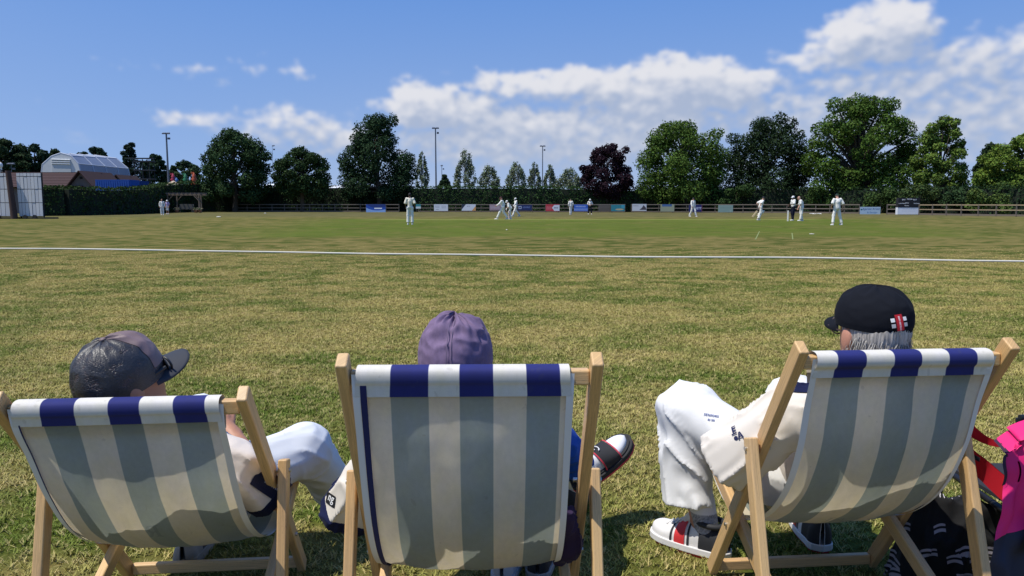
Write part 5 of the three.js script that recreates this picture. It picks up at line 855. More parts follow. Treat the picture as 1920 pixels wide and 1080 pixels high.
// ---- right: black cap with a badge
{
  const c = (x, y, z) => inChair(2, x, y, z);
  const P = spectator({
    label: 'grey-haired person in a black cap with a red badge and cream kit', base: V(0.92, 0, -2.38), seed: 12, skin: [0.52, 0.24, 0.155], shirt: clothMat(0.74, 0.68, 0.60), trousers: whites, cuff: 0,
    head: { pos: V(0.974, 0.858, -2.05), yaw: 0.13, pitch: 0.05 },
    j: { neck: c(0.04, 0.705, 0.375), chest: c(0.0, 0.585, 0.325), hip: c(0, 0.375, 0.11), shL: c(-0.165, 0.625, 0.33), elL: V(0.628, 0.462, -2.165), wrL: V(0.80, 0.43, -2.33), shR: c(0.17, 0.62, 0.33), elR: c(0.19, 0.44, 0.16), wrR: c(0.06, 0.44, 0.0), hiL: c(-0.09, 0.365, 0.06), knL: V(0.618, 0.488, -2.62), anL: V(0.652, 0.10, -2.545), hiR: c(0.09, 0.365, 0.06), knR: c(0.13, 0.50, -0.30), anR: V(1.075, 0.10, -2.60) },
    hands: { L: [V(0.6, -0.1, -0.75), V(0.1, -0.9, 0.2), 0.6], R: [V(-0.8, 0, -0.5), V(0, -1, 0), 0.5] }, sleeve: { L: [1.10, 0.094], R: [0.95, 0.08] }, leg: { L: [0.78, 0.088, 0.086], R: [0.82, 0.08] }, hem: { L: V(0.612, 0.165, -2.575) }, crease: 0.009, crease2: 0.009,
  });
  const S = P.sleeves.L, off = (g) => g.translate(-P.t.position.x, 0, -P.t.position.z);
  part('collar', off(patch(P.shirtF, c(-0.155, 0.70, 0.34), V(-0.25, 0.85, 0.35), V(0.3, 0.2, -0.9), 0.10, 0.05, 0.004)), navyCloth, P.shirt).userData.label = 'navy shoulder yoke';
  part('sleeve_print', off(patch(P.shirtF, S.sh.clone().lerp(S.end, 0.56).add(V(-0.05, 0.035, 0.03)), V(-0.55, 0.50, 0.70), V(-0.4, 0.6, 0.2), 0.05, 0.06, 0.005)), printMat(128, 160, '#1d2450', (g, w, h) => { g.font = 'bold 74px sans-serif'; g.fillText('E', 20, 74); g.fillText('A', 52, 140); g.fillRect(16, 80, 40, 10); g.beginPath(); g.arc(38, 120, 16, 0, 7); g.fill(); }), P.shirt);
  part('thigh_print', off(patch(P.trF, V(0.668, 0.475, -2.50), V(-0.2, 0.55, 0.81), V(0.25, 0.75, -0.35), 0.075, 0.04, 0.002)), printMat(192, 100, '#56618c', (g, w, h) => { g.font = 'bold 30px sans-serif'; g.fillText('SENIORS', 20, 44); g.font = 'bold 26px sans-serif'; g.fillText('M 50', 60, 84); }), P.trousers);
  // hair
  const hairF = (x, y, z) => Math.max(ball(V(0, 0.008, 0.010), V(0.0815, 0.098, 0.099))(x, y, z) + 0.0022 * n3(Math.atan2(x, z) * 26, y * 9, 3) + 0.002 * n3(Math.atan2(x, z) * 60, y * 14, 7), -(z + 0.02 + Math.max(0, -y - 0.03) * 0.6), -(y + 0.088 - Math.abs(x) * 0.35));
  const hair = headPart('hair', skinOf(hairF, V(-0.1, -0.11, -0.06), V(0.1, 0.12, 0.12), 0.003, (x, y, z) => { const a = Math.atan2(x, z), s = 0.5 + 0.5 * n2(a * 40 + y * 12, y * 7), k = lerp(0.22, 0.60, s); return [k, k * 0.91, k * 0.80]; }), new THREE.MeshStandardMaterial({ vertexColors: true, roughness: 0.6 }), P);
  const r = rng(8); const locks = []; for (let i = 0; i < 300; i++) { const a = (r() - 0.5) * 3.3, y = -0.0 - r() * 0.05, R = 0.0785, x = Math.sin(a) * R, z = 0.012 + Math.cos(a) * R * 1.2, sw = (r() - 0.5) * 0.03; locks.push(limb([V(x, y, z), V(x * 1.02 + sw * 0.5, y - 0.016, z * 1.01 + 0.001), V(x * 0.98 + sw, y - 0.036, z * 0.95)], [0.0011, 0.0010, 0.0003], 4)); }
  part('lock', join(locks), std(0.42, 0.395, 0.36, 0.6), hair);
  // cap
  const cm = new THREE.MeshPhysicalMaterial({ color: lin(0.012, 0.0135, 0.019), map: fabricNoise, bumpMap: fabricNoise, bumpScale: 0.0012, roughness: 0.95, sheen: 0.35, sheenColor: lin(0.10, 0.11, 0.13), sheenRoughness: 0.5, specularIntensity: 0.2 });
  const cap = headPart('cap', capCrown({ rx: 0.093, rz: 0.110, h: 0.094, y0: 0.030, skirt: 0.016, flare: 0.035, wrinkle: 0.003, seam: 0.0012, seed: 2 }), cm, P);
  part('brim', capBrim({ rx: 0.088, rz: 0.106, y0: 0.021, len: 0.066, arch: 0.014, tip: 0.014, spread: 1.3 }), cm, cap);
  part('button', new THREE.SphereGeometry(0.009, 14, 10).scale(1.3, 0.45, 1).translate(0, 0.119, 0), std(0.008, 0.008, 0.012, 0.95), cap);
  const dome = ball(V(0, 0.026, 0), V(0.0965, 0.0945, 0.1145)), back = V(-0.02, 0.028, 0.116);
  // badge: a red lens-shaped tab with white lettering between two pairs of white bars
  const ang = -0.02, dirB = V(Math.sin(ang), 0.22, Math.cos(ang)), upB = V(-0.13, 1, -0.1), cb = V(dirB.x * 0.1, 0.046, dirB.z * 0.11), bt = canvasTex(128, 224, (g, w, h) => { fill(g, '#b3101e', 0, 0, w, h); fill(g, '#7d0a14', 0, 0, 12, h); fill(g, '#7d0a14', w - 12, 0, 12, h); g.save(); g.translate(w / 2, h / 2); g.rotate(Math.PI / 2); g.fillStyle = '#f3eef0'; g.textAlign = 'center'; g.textBaseline = 'middle'; g.font = 'bold 38px sans-serif'; g.fillText('GRAY-NICOLLS', 8, 0, 196); g.restore(); });
  part('badge', patch(dome, cb, dirB, upB, 0.021, 0.042, 0.0045), new THREE.MeshStandardMaterial({ map: bt, roughness: 0.7, side: THREE.DoubleSide }), cap).userData.label = 'red tab with white lettering';
  const X = upB.clone().cross(dirB).normalize(), U = upB.clone().normalize();
  for (const [a, b, k] of [[-0.0165, 0.008, 0], [0.0165, 0.008, 0], [-0.0165, -0.007, 1], [0.0165, -0.007, 1]]) part('badge_bar', patch(dome, cb.clone().addScaledVector(X, a).addScaledVector(U, b), dirB, upB, 0.010, 0.010, 0.0035, 4), std(k ? 0.45 : 0.75, k ? 0.45 : 0.75, k ? 0.46 : 0.75, 0.8, { side: THREE.DoubleSide }), cap);
  headPart('glasses', join([rod(V(0.084, -0.002, 0.02), V(0.078, 0.0, -0.085), 0.0025, 0.003, 6), rod(V(-0.084, -0.002, 0.02), V(-0.078, 0.0, -0.085), 0.0025, 0.003, 6), new THREE.TorusGeometry(0.026, 0.002, 6, 20).translate(0.033, -0.004, -0.108), new THREE.TorusGeometry(0.026, 0.002, 6, 20).translate(-0.033, -0.004, -0.108)]), std(0.06, 0.03, 0.02, 0.4), P);
  // shoes
  const white = std(0.74, 0.72, 0.70, 0.6), black = std(0.02, 0.021, 0.025, 0.7), red = std(0.62, 0.035, 0.04, 0.55);
  for (const [p, d] of [[V(0.622, 0, -2.578), V(-0.72, 0, -0.69)], [V(1.085, 0, -2.68), V(0.12, 0, -1)]]) {
    const M = shoeFrame(p.clone().sub(P.t.position), d), left = d.x < -0.5, s = place(part('shoe', shoeShell(0.30, 0.108, 0.092, { y0: 0.032 }), white, P.t), M), k = -1;
    part('heel_counter', shoeShell(0.30, 0.108, 0.088, { s0: 0, s1: 0.30, lift: 0.003, y0: 0.032 }), black, s); part('stripe', shoeShell(0.30, 0.108, 0.092, { s0: 0.47, s1: 0.60, lift: 0.003, y0: 0.032, n: 4 }), red, s);
    for (const [a, b] of [[0.415, 0.44], [0.635, 0.66]]) part('side_bar', shoeShell(0.30, 0.108, 0.092, { s0: a, s1: b, lift: 0.0025, y0: 0.032, n: 2 }), black, s);
    part('sole', soleGeo(0.305, 0.108, 0.012, 0.018, 0.003), white, s); part('outsole', soleGeo(0.295, 0.10, 0.002, 0.007, 0.001), red, s);
    for (const [x, z] of [[-0.03, -0.1], [0.03, -0.1], [0, -0.05], [-0.03, 0.09], [0.03, 0.09], [0.03, 0.12], [-0.03, 0.12]]) part('stud', new THREE.CylinderGeometry(0.006, 0.004, 0.010, 8).translate(x, 0.0005, z), red, s);
    for (let q = 0; q < 5; q++) part('lace', rod(V(-0.026, 0.105 - q * 0.0075, -0.005 - q * 0.018), V(0.026, 0.105 - q * 0.0075, -0.008 - q * 0.018), 0.003, 0.003, 6), std(0.8, 0.79, 0.77), s);
    part('tongue', new THREE.SphereGeometry(1, 14, 10).scale(0.028, 0.018, 0.05).rotateX(-0.7).translate(0, 0.122, 0.012), white, s);
    part('collar', new THREE.TorusGeometry(0.040, 0.010, 8, 24).rotateX(Math.PI / 2).scale(1, 1, 1.25).translate(0, 0.118, 0.08), black, s);
  }
  const sock = new THREE.MeshStandardMaterial({ roughness: 0.95, vertexColors: true }), sockF = capsule(V(0.668, 0.09, -2.535), V(0.640, 0.24, -2.56), 0.043, 0.047);
  inWorld('sock', skinOf(creased(sockF, 0.0018, V(0, 1, 0), 60, 6, 5), ...boundsOf([V(0.655, 0.15, -2.55)], 0.15), 0.005, (x, y, z) => { const k = y > 0.150 ? 0.74 : 0.22 + 0.16 * (n3(x * 160, y * 240, z * 160) + 0.5); return [k, k, k * 1.08]; }), sock, P.t);
  inWorld('sock', skinOf(capsule(V(1.078, 0.09, -2.605), V(1.085, 0.22, -2.63), 0.043, 0.047), ...boundsOf([V(1.08, 0.15, -2.62)], 0.15), 0.006, () => [0.03, 0.03, 0.035]), sock, P.t);
}
// ---------------------------------------------------------------- things at the right edge
{
  // patterned tote bag
  const bp = V(1.345, 0, -2.30), o = thing('tote_bag', 'black and white patterned tote bag slumped by the right chair', 'bag', bp, -0.35), tex = canvasTex(512, 512, (g, w, h) => {
    fill(g, '#0c0c0e', 0, 0, w, h); const r = rng(31); g.lineWidth = 7;
    for (let i = 0; i < 24; i++) { const x = r() * w, y = h * 0.30 + r() * h * 0.7, a = -0.5 + r() * 0.5; g.save(); g.translate(x, y); g.rotate(a); g.scale(1.5, 1.5); g.fillStyle = '#a8a2aa'; g.beginPath(); g.moveTo(-26, -12); g.quadraticCurveTo(0, -24, 26, -12); g.lineTo(24, 13); g.quadraticCurveTo(0, 2, -24, 13); g.fill(); g.strokeStyle = '#0c0c0e'; g.beginPath(); g.moveTo(-30, 0); g.quadraticCurveTo(0, -12, 30, 0); g.stroke(); g.restore(); }
    g.strokeStyle = '#d9d5da'; g.lineWidth = 5; for (let k = 0; k < 14; k++) { g.beginPath(); g.moveTo(k * 40, 6); g.lineTo(k * 40 + 22, 22); g.stroke(); }
  });
  const bagF = creased((x, y, z) => { const k = clamp(y / 0.30, 0, 1), w = lerp(0.15, 0.105, k) , d = lerp(0.085, 0.022, k * k), X = x - 0.03 * k, Z = z - 0.02 * k; return Math.max(ball(V(0, 0, 0), V(w, 10, d))(X, 0, Z) * 0.8, -y + 0.004, y - 0.30 + 0.10 * x); }, 0.012, V(0.2, 1, 0), 11, 3, 8);
  const g = skinOf(bagF, V(-0.22, -0.02, -0.15), V(0.22, 0.36, 0.16), 0.008), p = g.attributes.position, uv = new Float32Array(p.count * 2); for (let i = 0; i < p.count; i++) { uv[i * 2] = Math.atan2(p.getX(i), p.getZ(i)) / 6.283 * 2 + 0.5; uv[i * 2 + 1] = p.getY(i) / 0.32; } g.setAttribute('uv', new THREE.BufferAttribute(uv, 2));
  part('body', g, new THREE.MeshStandardMaterial({ map: tex, roughness: 0.85 }), o);
  for (const s of [-1, 1]) part('handle', new THREE.TubeGeometry(new THREE.CatmullRomCurve3([V(-0.04, 0.28, s * 0.012), V(-0.035, 0.36, s * 0.02), V(0.02, 0.42, s * 0.03), V(0.06, 0.36, s * 0.02), V(0.075, 0.28, s * 0.012)]), 30, 0.009, 8).scale(1, 1, 0.6), std(0.015, 0.015, 0.017, 0.7), o);
  // low camp chair, mostly out of the picture, with the jacket over its back
  const cp = V(1.465, 0, -2.05), ch = thing('camp_chair', 'dark folding camp chair under the pink and navy jacket', 'camp chair', V(1.60, 0, -2.13)), tube = std(0.03, 0.03, 0.035, 0.4, { metalness: 0.6 });
  for (const [a, b] of [[V(-0.17, 0, 0.1), V(-0.17, 0.60, 0.02)], [V(0.25, 0, 0.1), V(0.25, 0.60, 0.02)], [V(-0.17, 0, -0.38), V(-0.17, 0.34, -0.34)], [V(0.25, 0, -0.38), V(0.25, 0.34, -0.34)]]) part('leg', rod(a, b, 0.011, 0.011, 10), tube, ch);
  for (const [a, b] of [[V(-0.17, 0.31, 0.06), V(-0.17, 0.33, -0.35)], [V(0.25, 0.31, 0.06), V(0.25, 0.33, -0.35)], [V(-0.17, 0.60, 0.02), V(0.25, 0.60, 0.02)]]) part('frame_tube', rod(a, b, 0.010, 0.010, 10), tube, ch);
  part('seat', box(0.40, 0.012, 0.40, 0.04, 0.335, -0.15), std(0.02, 0.02, 0.025, 0.9), ch); part('back', box(0.40, 0.25, 0.010, 0.04, 0.45, 0.03, -0.1, 0, 0), std(0.02, 0.02, 0.025, 0.9), ch);
  // jacket: a draped sheet with folds, pink above and navy below
  const jk = thing('jacket', 'pink and navy jacket draped over a seat at the right edge', 'jacket', cp.clone()), drape = (u0, u1, v0, v1, lift) => { const pos = [], idx = [], n = 40, m = 40; for (let j = 0; j <= m; j++) for (let i = 0; i <= n; i++) { const u = lerp(u0, u1, i / n), v = lerp(v0, v1, j / m), fold = 0.020 * Math.sin(u * 11 + v * 2) * v + 0.012 * n2(u * 5, v * 4), out = 0.045 + 0.05 * v + fold + lift; const x = -0.150 - 0.055 * v + u * 0.46 + 0.015 * n2(v * 4, 2), y = 0.625 - v * 0.58 + (v < 0.06 ? -0.012 : 0); pos.push(x + 0.02 * (1 - v) * (u < 0.1 ? 1 : 0), y - 0.06 * (1 - Math.min(1, u * 3.2)) ** 2 * (1 - v), v < 0.03 ? -0.02 + v * 2 : out); if (i && j) { const p = (j - 1) * (n + 1) + i, q = j * (n + 1) + i; idx.push(p - 1, q - 1, q, p - 1, q, p); } } const g = new THREE.BufferGeometry(); g.setAttribute('position', new THREE.Float32BufferAttribute(pos, 3)); g.setIndex(idx); g.computeVertexNormals(); return g; };
  const two = (r, g, b) => new THREE.MeshPhysicalMaterial({ color: lin(r, g, b), roughness: 0.7, side: THREE.DoubleSide, sheen: 0.3, sheenColor: lin(r, g, b), sheenRoughness: 0.5 });
  part('pink_yoke', drape(0, 1, 0, 0.50, 0), two(0.78, 0.012, 0.17), jk); part('navy_body', drape(0, 1, 0.496, 1, -0.002), two(0.013, 0.018, 0.042), jk); part('crimson_sleeve', drape(0.22, 0.42, 0.05, 0.62, 0.026), two(0.42, 0.012, 0.075), jk); part('zip_edge', drape(-0.014, 0.004, 0.0, 0.22, 0.004), two(0.03, 0.008, 0.03), jk);
  // red strap looped between the chair and the jacket
  const rs = (pts, w0, w1) => { const cv = new THREE.CatmullRomCurve3(pts), pos = [], idx = [], n = 30; for (let i = 0; i <= n; i++) { const p = cv.getPointAt(i / n), w = lerp(w0, w1, i / n) / 2, tw = 0.5 * Math.sin(i / n * 3); for (const [s, e] of [[-1, -1], [1, -1], [1, 1], [-1, 1]]) pos.push(p.x + e * 0.0012, p.y + s * w * Math.cos(tw) , p.z + s * w * Math.sin(tw) + e * 0.0015); if (i) for (let k = 0; k < 4; k++) { const a = (i - 1) * 4 + k, b = (i - 1) * 4 + (k + 1) % 4; idx.push(a, b, b + 4, a, b + 4, a + 4); } } const g = new THREE.BufferGeometry(); g.setAttribute('position', new THREE.Float32BufferAttribute(pos, 3)); g.setIndex(idx); g.computeVertexNormals(); return g; };
  const st = thing('strap', 'bright red fabric strap looped beside the pink jacket', 'strap', V(1.32, 0, -2.15)), redM = two(0.72, 0.012, 0.03), W = (px, py, d) => at(px, py, d).sub(st.position);
  part('upper_band', rs([W(1795, 775, 2.16), W(1822, 808, 2.16), W(1850, 826, 2.15), W(1878, 834, 2.12), W(1905, 830, 2.1)], 0.055, 0.008), redM, st);
  part('lower_band', rs([W(1790, 822, 2.18), W(1815, 858, 2.18), W(1845, 882, 2.17), W(1870, 905, 2.14), W(1900, 930, 2.1)], 0.07, 0.075), redM, st);
  part('dark_tab', rs([W(1795, 838, 2.14), W(1815, 850, 2.14), W(1836, 862, 2.14)], 0.022, 0.012), std(0.015, 0.018, 0.03, 0.8, { side: THREE.DoubleSide }), st);
  const wp = thing('paper_cup', 'white cup on the grass behind the tote bag', 'cup', V(1.47, 0, -2.42)); part('cup', new THREE.LatheGeometry([[0.0, 0], [0.028, 0], [0.038, 0.20], [0.040, 0.20], [0.036, 0.19]].map(([x, y]) => new THREE.Vector2(x, y)), 24), std(0.75, 0.75, 0.74, 0.5), wp);
}
// ---------------------------------------------------------------- players and umpires on the field
const SK = { pale: [0.55, 0.30, 0.21], tan: [0.42, 0.21, 0.13], dark: [0.09, 0.045, 0.03] };
const kit = { white: clothMat(0.80, 0.78, 0.72), cream: clothMat(0.78, 0.73, 0.60), navy: clothMat(0.012, 0.014, 0.03), lilac: clothMat(0.45, 0.36, 0.55), grey: clothMat(0.5, 0.52, 0.55) };
// joints of a standing figure 1.78 m tall looking along -z (before turning); o overrides
function player(o) {
  const pos = o.pos ?? onGround(o.at[0], o.at[1]), t = thing('person', o.label, 'person', pos, o.turn ?? 0, 'players and umpires on the field'), q = o.j ?? {}, wide = o.wide ?? 1, size = (o.tall ?? 1.78) / 1.78;
  const j = { hip: V(0, 0.98, 0), chest: V(0, 1.30, 0), neck: V(0, 1.48, 0.01), head: V(0, 1.645, -0.02), shL: V(-0.18, 1.43, 0), elL: V(-0.25, 1.15, 0.03), wrL: V(-0.24, 0.92, -0.06), shR: V(0.18, 1.43, 0), elR: V(0.25, 1.15, 0.03), wrR: V(0.24, 0.92, -0.06), hiL: V(-0.09, 0.93, 0), knL: V(-0.11, 0.50, -0.02), anL: V(-0.12, 0.09, 0.02), hiR: V(0.09, 0.93, 0), knR: V(0.11, 0.50, -0.02), anR: V(0.12, 0.09, 0.02), ...Object.fromEntries(Object.entries(q).map(([k, v]) => [k, V(...v)])) };
  const skin = SK[o.skin ?? 'pale'], Mh = frame(j.head, o.look ?? 0, o.nod ?? 0), list = [capsule(j.head.clone().add(V(0, -0.12, 0.03)), j.neck, 0.055, 0.06), capsule(j.neck, j.chest, 0.07, 0.11), capsule(j.chest, j.hip, 0.11, 0.10)], pts = [];
  for (const s of ['L', 'R']) list.push(capsule(j.neck.clone().lerp(j.chest, 0.3), j['sh' + s], 0.06, 0.05), capsule(j['sh' + s], j['el' + s], 0.046, 0.038), capsule(j['el' + s], j['wr' + s], 0.038, 0.027), capsule(j.hip, j['hi' + s], 0.09, 0.08), capsule(j['hi' + s], j['kn' + s], 0.075, 0.055), capsule(j['kn' + s], j['an' + s], 0.052, 0.036), capsule(j['an' + s], j['an' + s].clone().add(V(0, -0.04, -0.1)), 0.035, 0.028));
  for (const v of Object.values(j)) pts.push(v);
  const geos = [skinOf(blend(list, 0.03), ...boundsOf(pts, 0.14), 0.024, () => skin), headGeo(Mh, 0.010, skin)];
  for (const [s, k] of [['L', 1], ['R', -1]]) geos.push(handGeo(j['wr' + s], j['wr' + s].clone().sub(j['el' + s]), V(-k * -1, 0, -0.3), k, 0.006, skin, o.grip ?? 0.7));
  part('body', mergeGeometries(geos), skinMat, t);
  const sleeve = o.sleeve ?? 0.85, sh = [capsule(j.neck.clone().lerp(j.chest, 0.3), j.chest, 0.09, 0.135 * wide), capsule(j.chest, j.hip, 0.135 * wide, 0.135 * wide), capsule(j.shL.clone().lerp(j.chest, 0.2), j.shR.clone().lerp(j.chest, 0.2), 0.085)];
  for (const s of ['L', 'R']) { const e = sleeve > 1 ? j['el' + s].clone().lerp(j['wr' + s], sleeve - 1) : j['sh' + s].clone().lerp(j['el' + s], sleeve); sh.push(capsule(j['sh' + s], j['sh' + s].clone().lerp(j['el' + s], Math.min(1, sleeve) * 0.9), 0.075, 0.07)); if (sleeve > 1) sh.push(capsule(j['el' + s], e, 0.066, 0.05)); else sh.push(cone(j['sh' + s].clone().lerp(j['el' + s], 0.5), e, 0.068, 0.078)); }
  part('shirt', skinOf(creased(blend(sh, 0.04), 0.010, V(0.3, 1, 0), 9, 3, o.at?.[0] ?? 1), ...boundsOf([j.neck, j.hip, j.shL, j.shR, j.elL, j.elR, j.wrL, j.wrR], 0.2), 0.020), kit[o.shirt ?? 'white'], t);
  const tr = [capsule(j.hip, j.hiL, 0.13 * wide, 0.105), capsule(j.hip, j.hiR, 0.13 * wide, 0.105)]; for (const s of ['L', 'R']) { const short = o.shorts, e = j['kn' + s].clone().lerp(j['an' + s], short ? 0.05 : 0.93); tr.push(capsule(j['hi' + s], j['kn' + s], 0.10, 0.08), cone(j['kn' + s].clone().lerp(j['hi' + s], 0.1), e, 0.08, 0.075)); }
  part('trousers', skinOf(creased(blend(tr, 0.035), 0.009, V(0, 1, 0), 8, 3, 4), ...boundsOf([j.hip, j.knL, j.knR, j.anL, j.anR, j.hiL, j.hiR], 0.18), 0.020), kit[o.trousers ?? 'white'], t);
  for (const s of ['L', 'R']) { const a = j['an' + s], b = j['kn' + s], d = V(0, 0, -1).applyAxisAngle(V(1, 0, 0), clamp((a.z - b.z) * (a.y > 0.15 ? -1.6 : -0.2), -1.2, 0.6)), M = shoeFrame(a.clone().add(V(0, -0.09, 0)).addScaledVector(d, 0.06), d), m = place(part('shoe', shoeShell(0.29, 0.105, 0.09, { n: 12, m: 10 }), std(0.72, 0.71, 0.68, 0.7), t), M); part('sole', soleGeo(0.29, 0.105, 0.002, 0.018, 0.002), std(0.6, 0.6, 0.58, 0.8), m); }
  const hat = o.hat; if (hat) { const col = { black: std(0.015, 0.015, 0.02), white: std(0.75, 0.75, 0.73), maroon: std(0.07, 0.02, 0.025), green: std(0.015, 0.035, 0.025) }[hat[1]], c = place(part('hat', capCrown({ rx: 0.092, rz: 0.108, h: 0.10, y0: 0.02, skirt: 0.02, n: 30, m: 12 }), col, t), Mh); part('brim', capBrim(hat[0] === 'wide' ? { full: true, len: 0.075, y0: 0.0, tip: 0.015 } : { y0: 0.0, len: 0.075 }), col, c); }
  else { const hm = std(...(o.hair ?? [0.02, 0.016, 0.013]), 0.8); place(part('hair', skinOf((x, y, z) => Math.max(ball(V(0, 0.018, 0.012), V(0.083, 0.104, 0.101))(x, y, z), -(z + 0.035 + Math.max(0, -y) * 0.8), -(y + (o.bald ? -0.0 : 0.075)), o.bald ? y - 0.05 : -1), V(-0.11, -0.1, -0.08), V(0.11, 0.15, 0.13), 0.010), hm, t), Mh); }
  t.scale.setScalar(size);
  return { t, j, Mh };
}
const lookAway = 0, lookLeft = Math.PI / 2, lookRight = -Math.PI / 2, lookHere = Math.PI;
player({ at: [769, 421], label: 'fielder in cream shirt standing with his back turned, nearest on the left', turn: 0.12, skin: 'dark', shirt: 'cream', sleeve: 0.95, hair: [0.012, 0.01, 0.01], j: { elR: [0.27, 1.17, 0.04], wrR: [0.24, 0.98, -0.14], wrL: [-0.23, 0.95, -0.10] }, tall: 1.84 });
{ const a = player({ at: [943, 411.5], label: 'fielder in white striding left in a dark cap, beside the padded batter', turn: lookLeft - 0.1, hat: ['cap', 'maroon'], sleeve: 1.85, nod: -0.25, j: { chest: [0, 1.28, -0.06], neck: [0, 1.45, -0.10], head: [0, 1.61, -0.15], shL: [-0.17, 1.40, -0.10], shR: [0.17, 1.40, -0.06], elL: [-0.24, 1.18, -0.26], wrL: [-0.20, 1.06, -0.46], elR: [0.24, 1.14, 0.08], wrR: [0.22, 0.92, 0.02], knL: [-0.1, 0.52, -0.26], anL: [-0.1, 0.10, -0.44], knR: [0.1, 0.50, 0.06], anR: [0.1, 0.11, 0.34] } }); }
{
  const p = player({ at: [957, 411], label: 'stooping batter in white with pads, between the two striding fielders', turn: lookLeft + 0.2, hat: ['cap', 'white'], sleeve: 1.1, nod: -0.5, tall: 1.62, j: { chest: [0, 1.20, -0.16], neck: [0, 1.36, -0.22], head: [0, 1.49, -0.30], shL: [-0.17, 1.31, -0.20], shR: [0.17, 1.31, -0.18], elL: [-0.24, 1.06, -0.20], wrL: [-0.18, 0.90, -0.36], elR: [0.24, 1.06, -0.16], wrR: [0.18, 0.86, -0.30], knL: [-0.12, 0.50, -0.12], knR: [0.12, 0.50, -0.02] } });
  for (const s of ['L', 'R']) part('leg_pad', new RoundedBoxGeometry(0.19, 0.62, 0.09, 2, 0.03).translate(s === 'L' ? -0.12 : 0.12, 0.40, -0.11), std(0.55, 0.42, 0.40, 0.8), p.t);
  for (const s of ['L', 'R']) part('glove', new THREE.SphereGeometry(0.075, 14, 10).scale(1, 1.2, 0.8).translate(...p.j['wr' + s].clone().add(V(0, -0.06, -0.02)).toArray()), std(0.62, 0.6, 0.56), p.t);
}
player({ at: [967, 406], label: 'dark-skinned fielder in white cap and whites striding right behind the batter', turn: lookLeft + 0.35, skin: 'dark', hat: ['cap', 'white'], sleeve: 1.9, j: { elL: [-0.25, 1.17, -0.14], wrL: [-0.23, 0.98, -0.34], knL: [-0.1, 0.52, -0.18], anL: [-0.1, 0.11, -0.34], knR: [0.1, 0.50, 0.10], anR: [0.1, 0.12, 0.42] } });
player({ at: [1070, 402.2], label: 'distant fielder in whites seen from behind, left of the umpire in the wide hat', turn: 0.2, sleeve: 1.8, nod: -0.4, hair: [0.1, 0.08, 0.06], j: { head: [0, 1.61, -0.08], knL: [-0.07, 0.5, 0], anL: [-0.06, 0.09, 0.02], knR: [0.07, 0.5, -0.05], anR: [0.06, 0.09, -0.02] } });
player({ at: [1106, 401.6], label: 'umpire in a wide white hat, white coat and dark trousers by the far boards', turn: lookHere, skin: 'tan', hat: ['wide', 'white'], trousers: 'navy', sleeve: 1.3, j: { elL: [-0.27, 1.16, -0.02], wrL: [-0.12, 1.08, -0.20], elR: [0.27, 1.16, -0.02], wrR: [0.12, 1.06, -0.20], anL: [-0.19, 0.09, 0.02], anR: [0.19, 0.09, 0.02], knL: [-0.14, 0.5, -0.02], knR: [0.14, 0.5, -0.02] } });
player({ at: [1299, 406.2], label: 'fielder in whites and dark cap walking alone right of centre', turn: lookHere + 0.5, hat: ['cap', 'black'], sleeve: 1.9, j: { elL: [-0.28, 1.17, 0.08], wrL: [-0.30, 0.96, 0.02], elR: [0.27, 1.15, -0.06], wrR: [0.28, 0.95, -0.18], knL: [-0.13, 0.52, -0.16], anL: [-0.15, 0.10, -0.24], knR: [0.12, 0.50, 0.06], anR: [0.16, 0.11, 0.28] } });
{
  const p = player({ at: [1425, 413], label: 'batter running with a bat trailing, in white pads and dark helmet', turn: lookRight + 0.15, skin: 'pale', hat: ['cap', 'black'], sleeve: 0.85, nod: -0.1, j: { chest: [0, 1.28, -0.08], neck: [0, 1.44, -0.13], head: [0, 1.60, -0.20], shL: [-0.17, 1.40, -0.12], shR: [0.17, 1.40, -0.10], elL: [-0.26, 1.22, 0.16], wrL: [-0.22, 1.02, 0.02], elR: [0.27, 1.20, 0.12], wrR: [0.25, 0.86, 0.20], knL: [-0.1, 0.56, -0.24], anL: [-0.1, 0.38, 0.12], knR: [0.1, 0.52, 0.02], anR: [0.1, 0.10, 0.22] } });
  for (const s of ['L', 'R']) part('leg_pad', bar(p.j['an' + s].clone().add(V(0, 0.02, -0.07)), p.j['kn' + s].clone().add(V(0, 0.14, -0.10)), 0.19, 0.09, 0.03), std(0.66, 0.66, 0.62, 0.8), p.t);
  const w = p.j.wrR.clone().applyAxisAngle(V(0, 1, 0), p.t.rotation.y).add(p.t.position), bt = thing('cricket_bat', 'wooden cricket bat held low by the running batter', 'bat', w.clone().add(V(-0.02, -0.06, 0))); const a = V(0, 0.06, 0), d = V(-0.62, -0.78, 0.1).normalize();
  part('handle', rod(a, a.clone().addScaledVector(d, 0.24), 0.018, 0.018, 8), std(0.05, 0.05, 0.05), bt); part('blade', bar(a.clone().addScaledVector(d, 0.24), a.clone().addScaledVector(d, 0.80), 0.12, 0.045, 0.012), std(0.62, 0.47, 0.26, 0.7), bt);
}
player({ at: [1486, 413.5], label: 'umpire in a white cap and dark trousers beside the stumps', turn: lookLeft + 0.2, skin: 'dark', hat: ['cap', 'white'], trousers: 'navy', sleeve: 0.95, j: { elL: [-0.25, 1.18, -0.08], wrL: [-0.20, 1.14, -0.34], elR: [0.25, 1.16, 0.02], wrR: [0.20, 1.06, -0.22], anL: [-0.08, 0.09, -0.04], anR: [0.08, 0.09, 0.05] } });
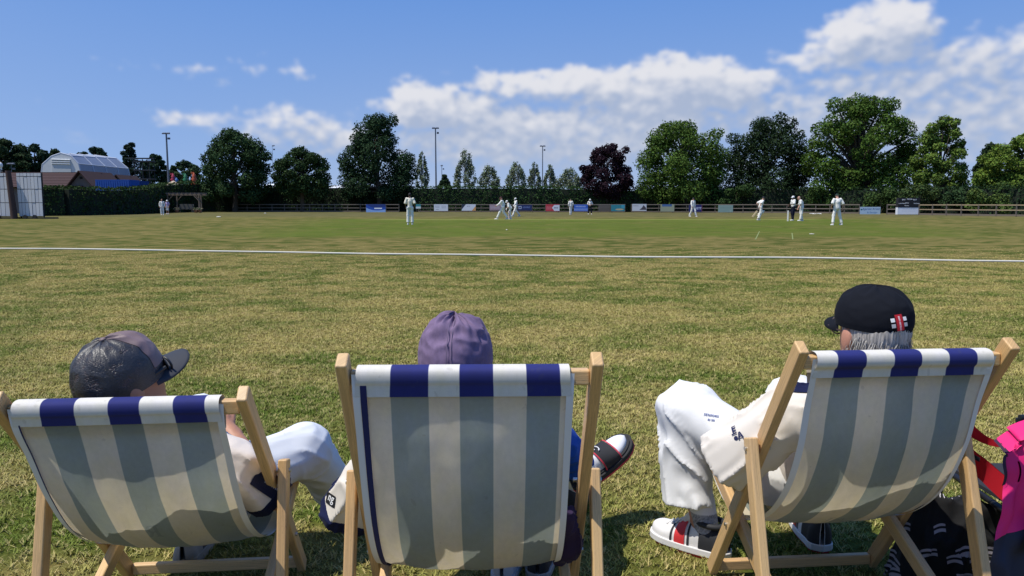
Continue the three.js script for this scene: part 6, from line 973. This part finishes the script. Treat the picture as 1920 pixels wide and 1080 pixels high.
player({ at: [1502, 414.2], label: 'bald player in whites leaning to the left beside the umpire', turn: lookLeft - 0.1, skin: 'pale', bald: true, hair: [0.25, 0.22, 0.2], sleeve: 0.9, nod: -0.2, wide: 1.06, j: { chest: [0, 1.29, -0.06], neck: [0, 1.46, -0.12], head: [0, 1.60, -0.20], shL: [-0.18, 1.41, -0.10], shR: [0.18, 1.41, -0.08], elL: [-0.24, 1.15, -0.14], wrL: [-0.16, 0.93, -0.24], elR: [0.24, 1.13, -0.10], wrR: [0.18, 0.88, -0.2], anL: [-0.1, 0.09, -0.08], anR: [0.1, 0.09, 0.1] } });
player({ at: [1568, 422], label: 'heavily built fielder in whites walking away, nearest on the right', turn: 0.15, skin: 'pale', hat: ['cap', 'green'], sleeve: 0.95, wide: 1.25, nod: -0.25, tall: 1.80, j: { head: [0, 1.62, -0.06], elL: [-0.33, 1.18, 0.06], wrL: [-0.26, 1.02, -0.14], elR: [0.33, 1.16, 0.06], wrR: [0.33, 0.92, 0.0], shL: [-0.21, 1.42, 0], shR: [0.21, 1.42, 0], knL: [-0.17, 0.50, -0.04], anL: [-0.24, 0.09, 0.04], knR: [0.18, 0.50, 0.0], anR: [0.28, 0.10, 0.05] } });
player({ at: [304.5, 403], label: 'person in white standing by the left hedge', turn: lookHere + 0.4, skin: 'tan', sleeve: 1.8, j: { anL: [-0.1, 0.09, 0], anR: [0.1, 0.09, 0] }, tall: 1.72 });
player({ at: [314.5, 401.5], label: 'person in a white hat, lilac top and pale shorts by the pergola', turn: lookHere - 0.2, skin: 'tan', hat: ['wide', 'white'], shirt: 'lilac', trousers: 'grey', shorts: true, sleeve: 0.8, tall: 1.66 });
{
  const p = onGround(1477, 414.5), o = thing('wicket', 'white cricket stumps standing left of the umpire', 'stumps', p), m = std(0.78, 0.77, 0.72, 0.6);
  for (const z of [-0.1, 0, 0.1]) part('stump', rod(V(0, 0, z), V(0, 0.71, z), 0.019, 0.019, 10), m, o); for (const z of [-0.05, 0.05]) part('bail', rod(V(0, 0.72, z - 0.05), V(0, 0.72, z + 0.05), 0.008, 0.008, 6), m, o);
}
renderer.render(scene, camera);
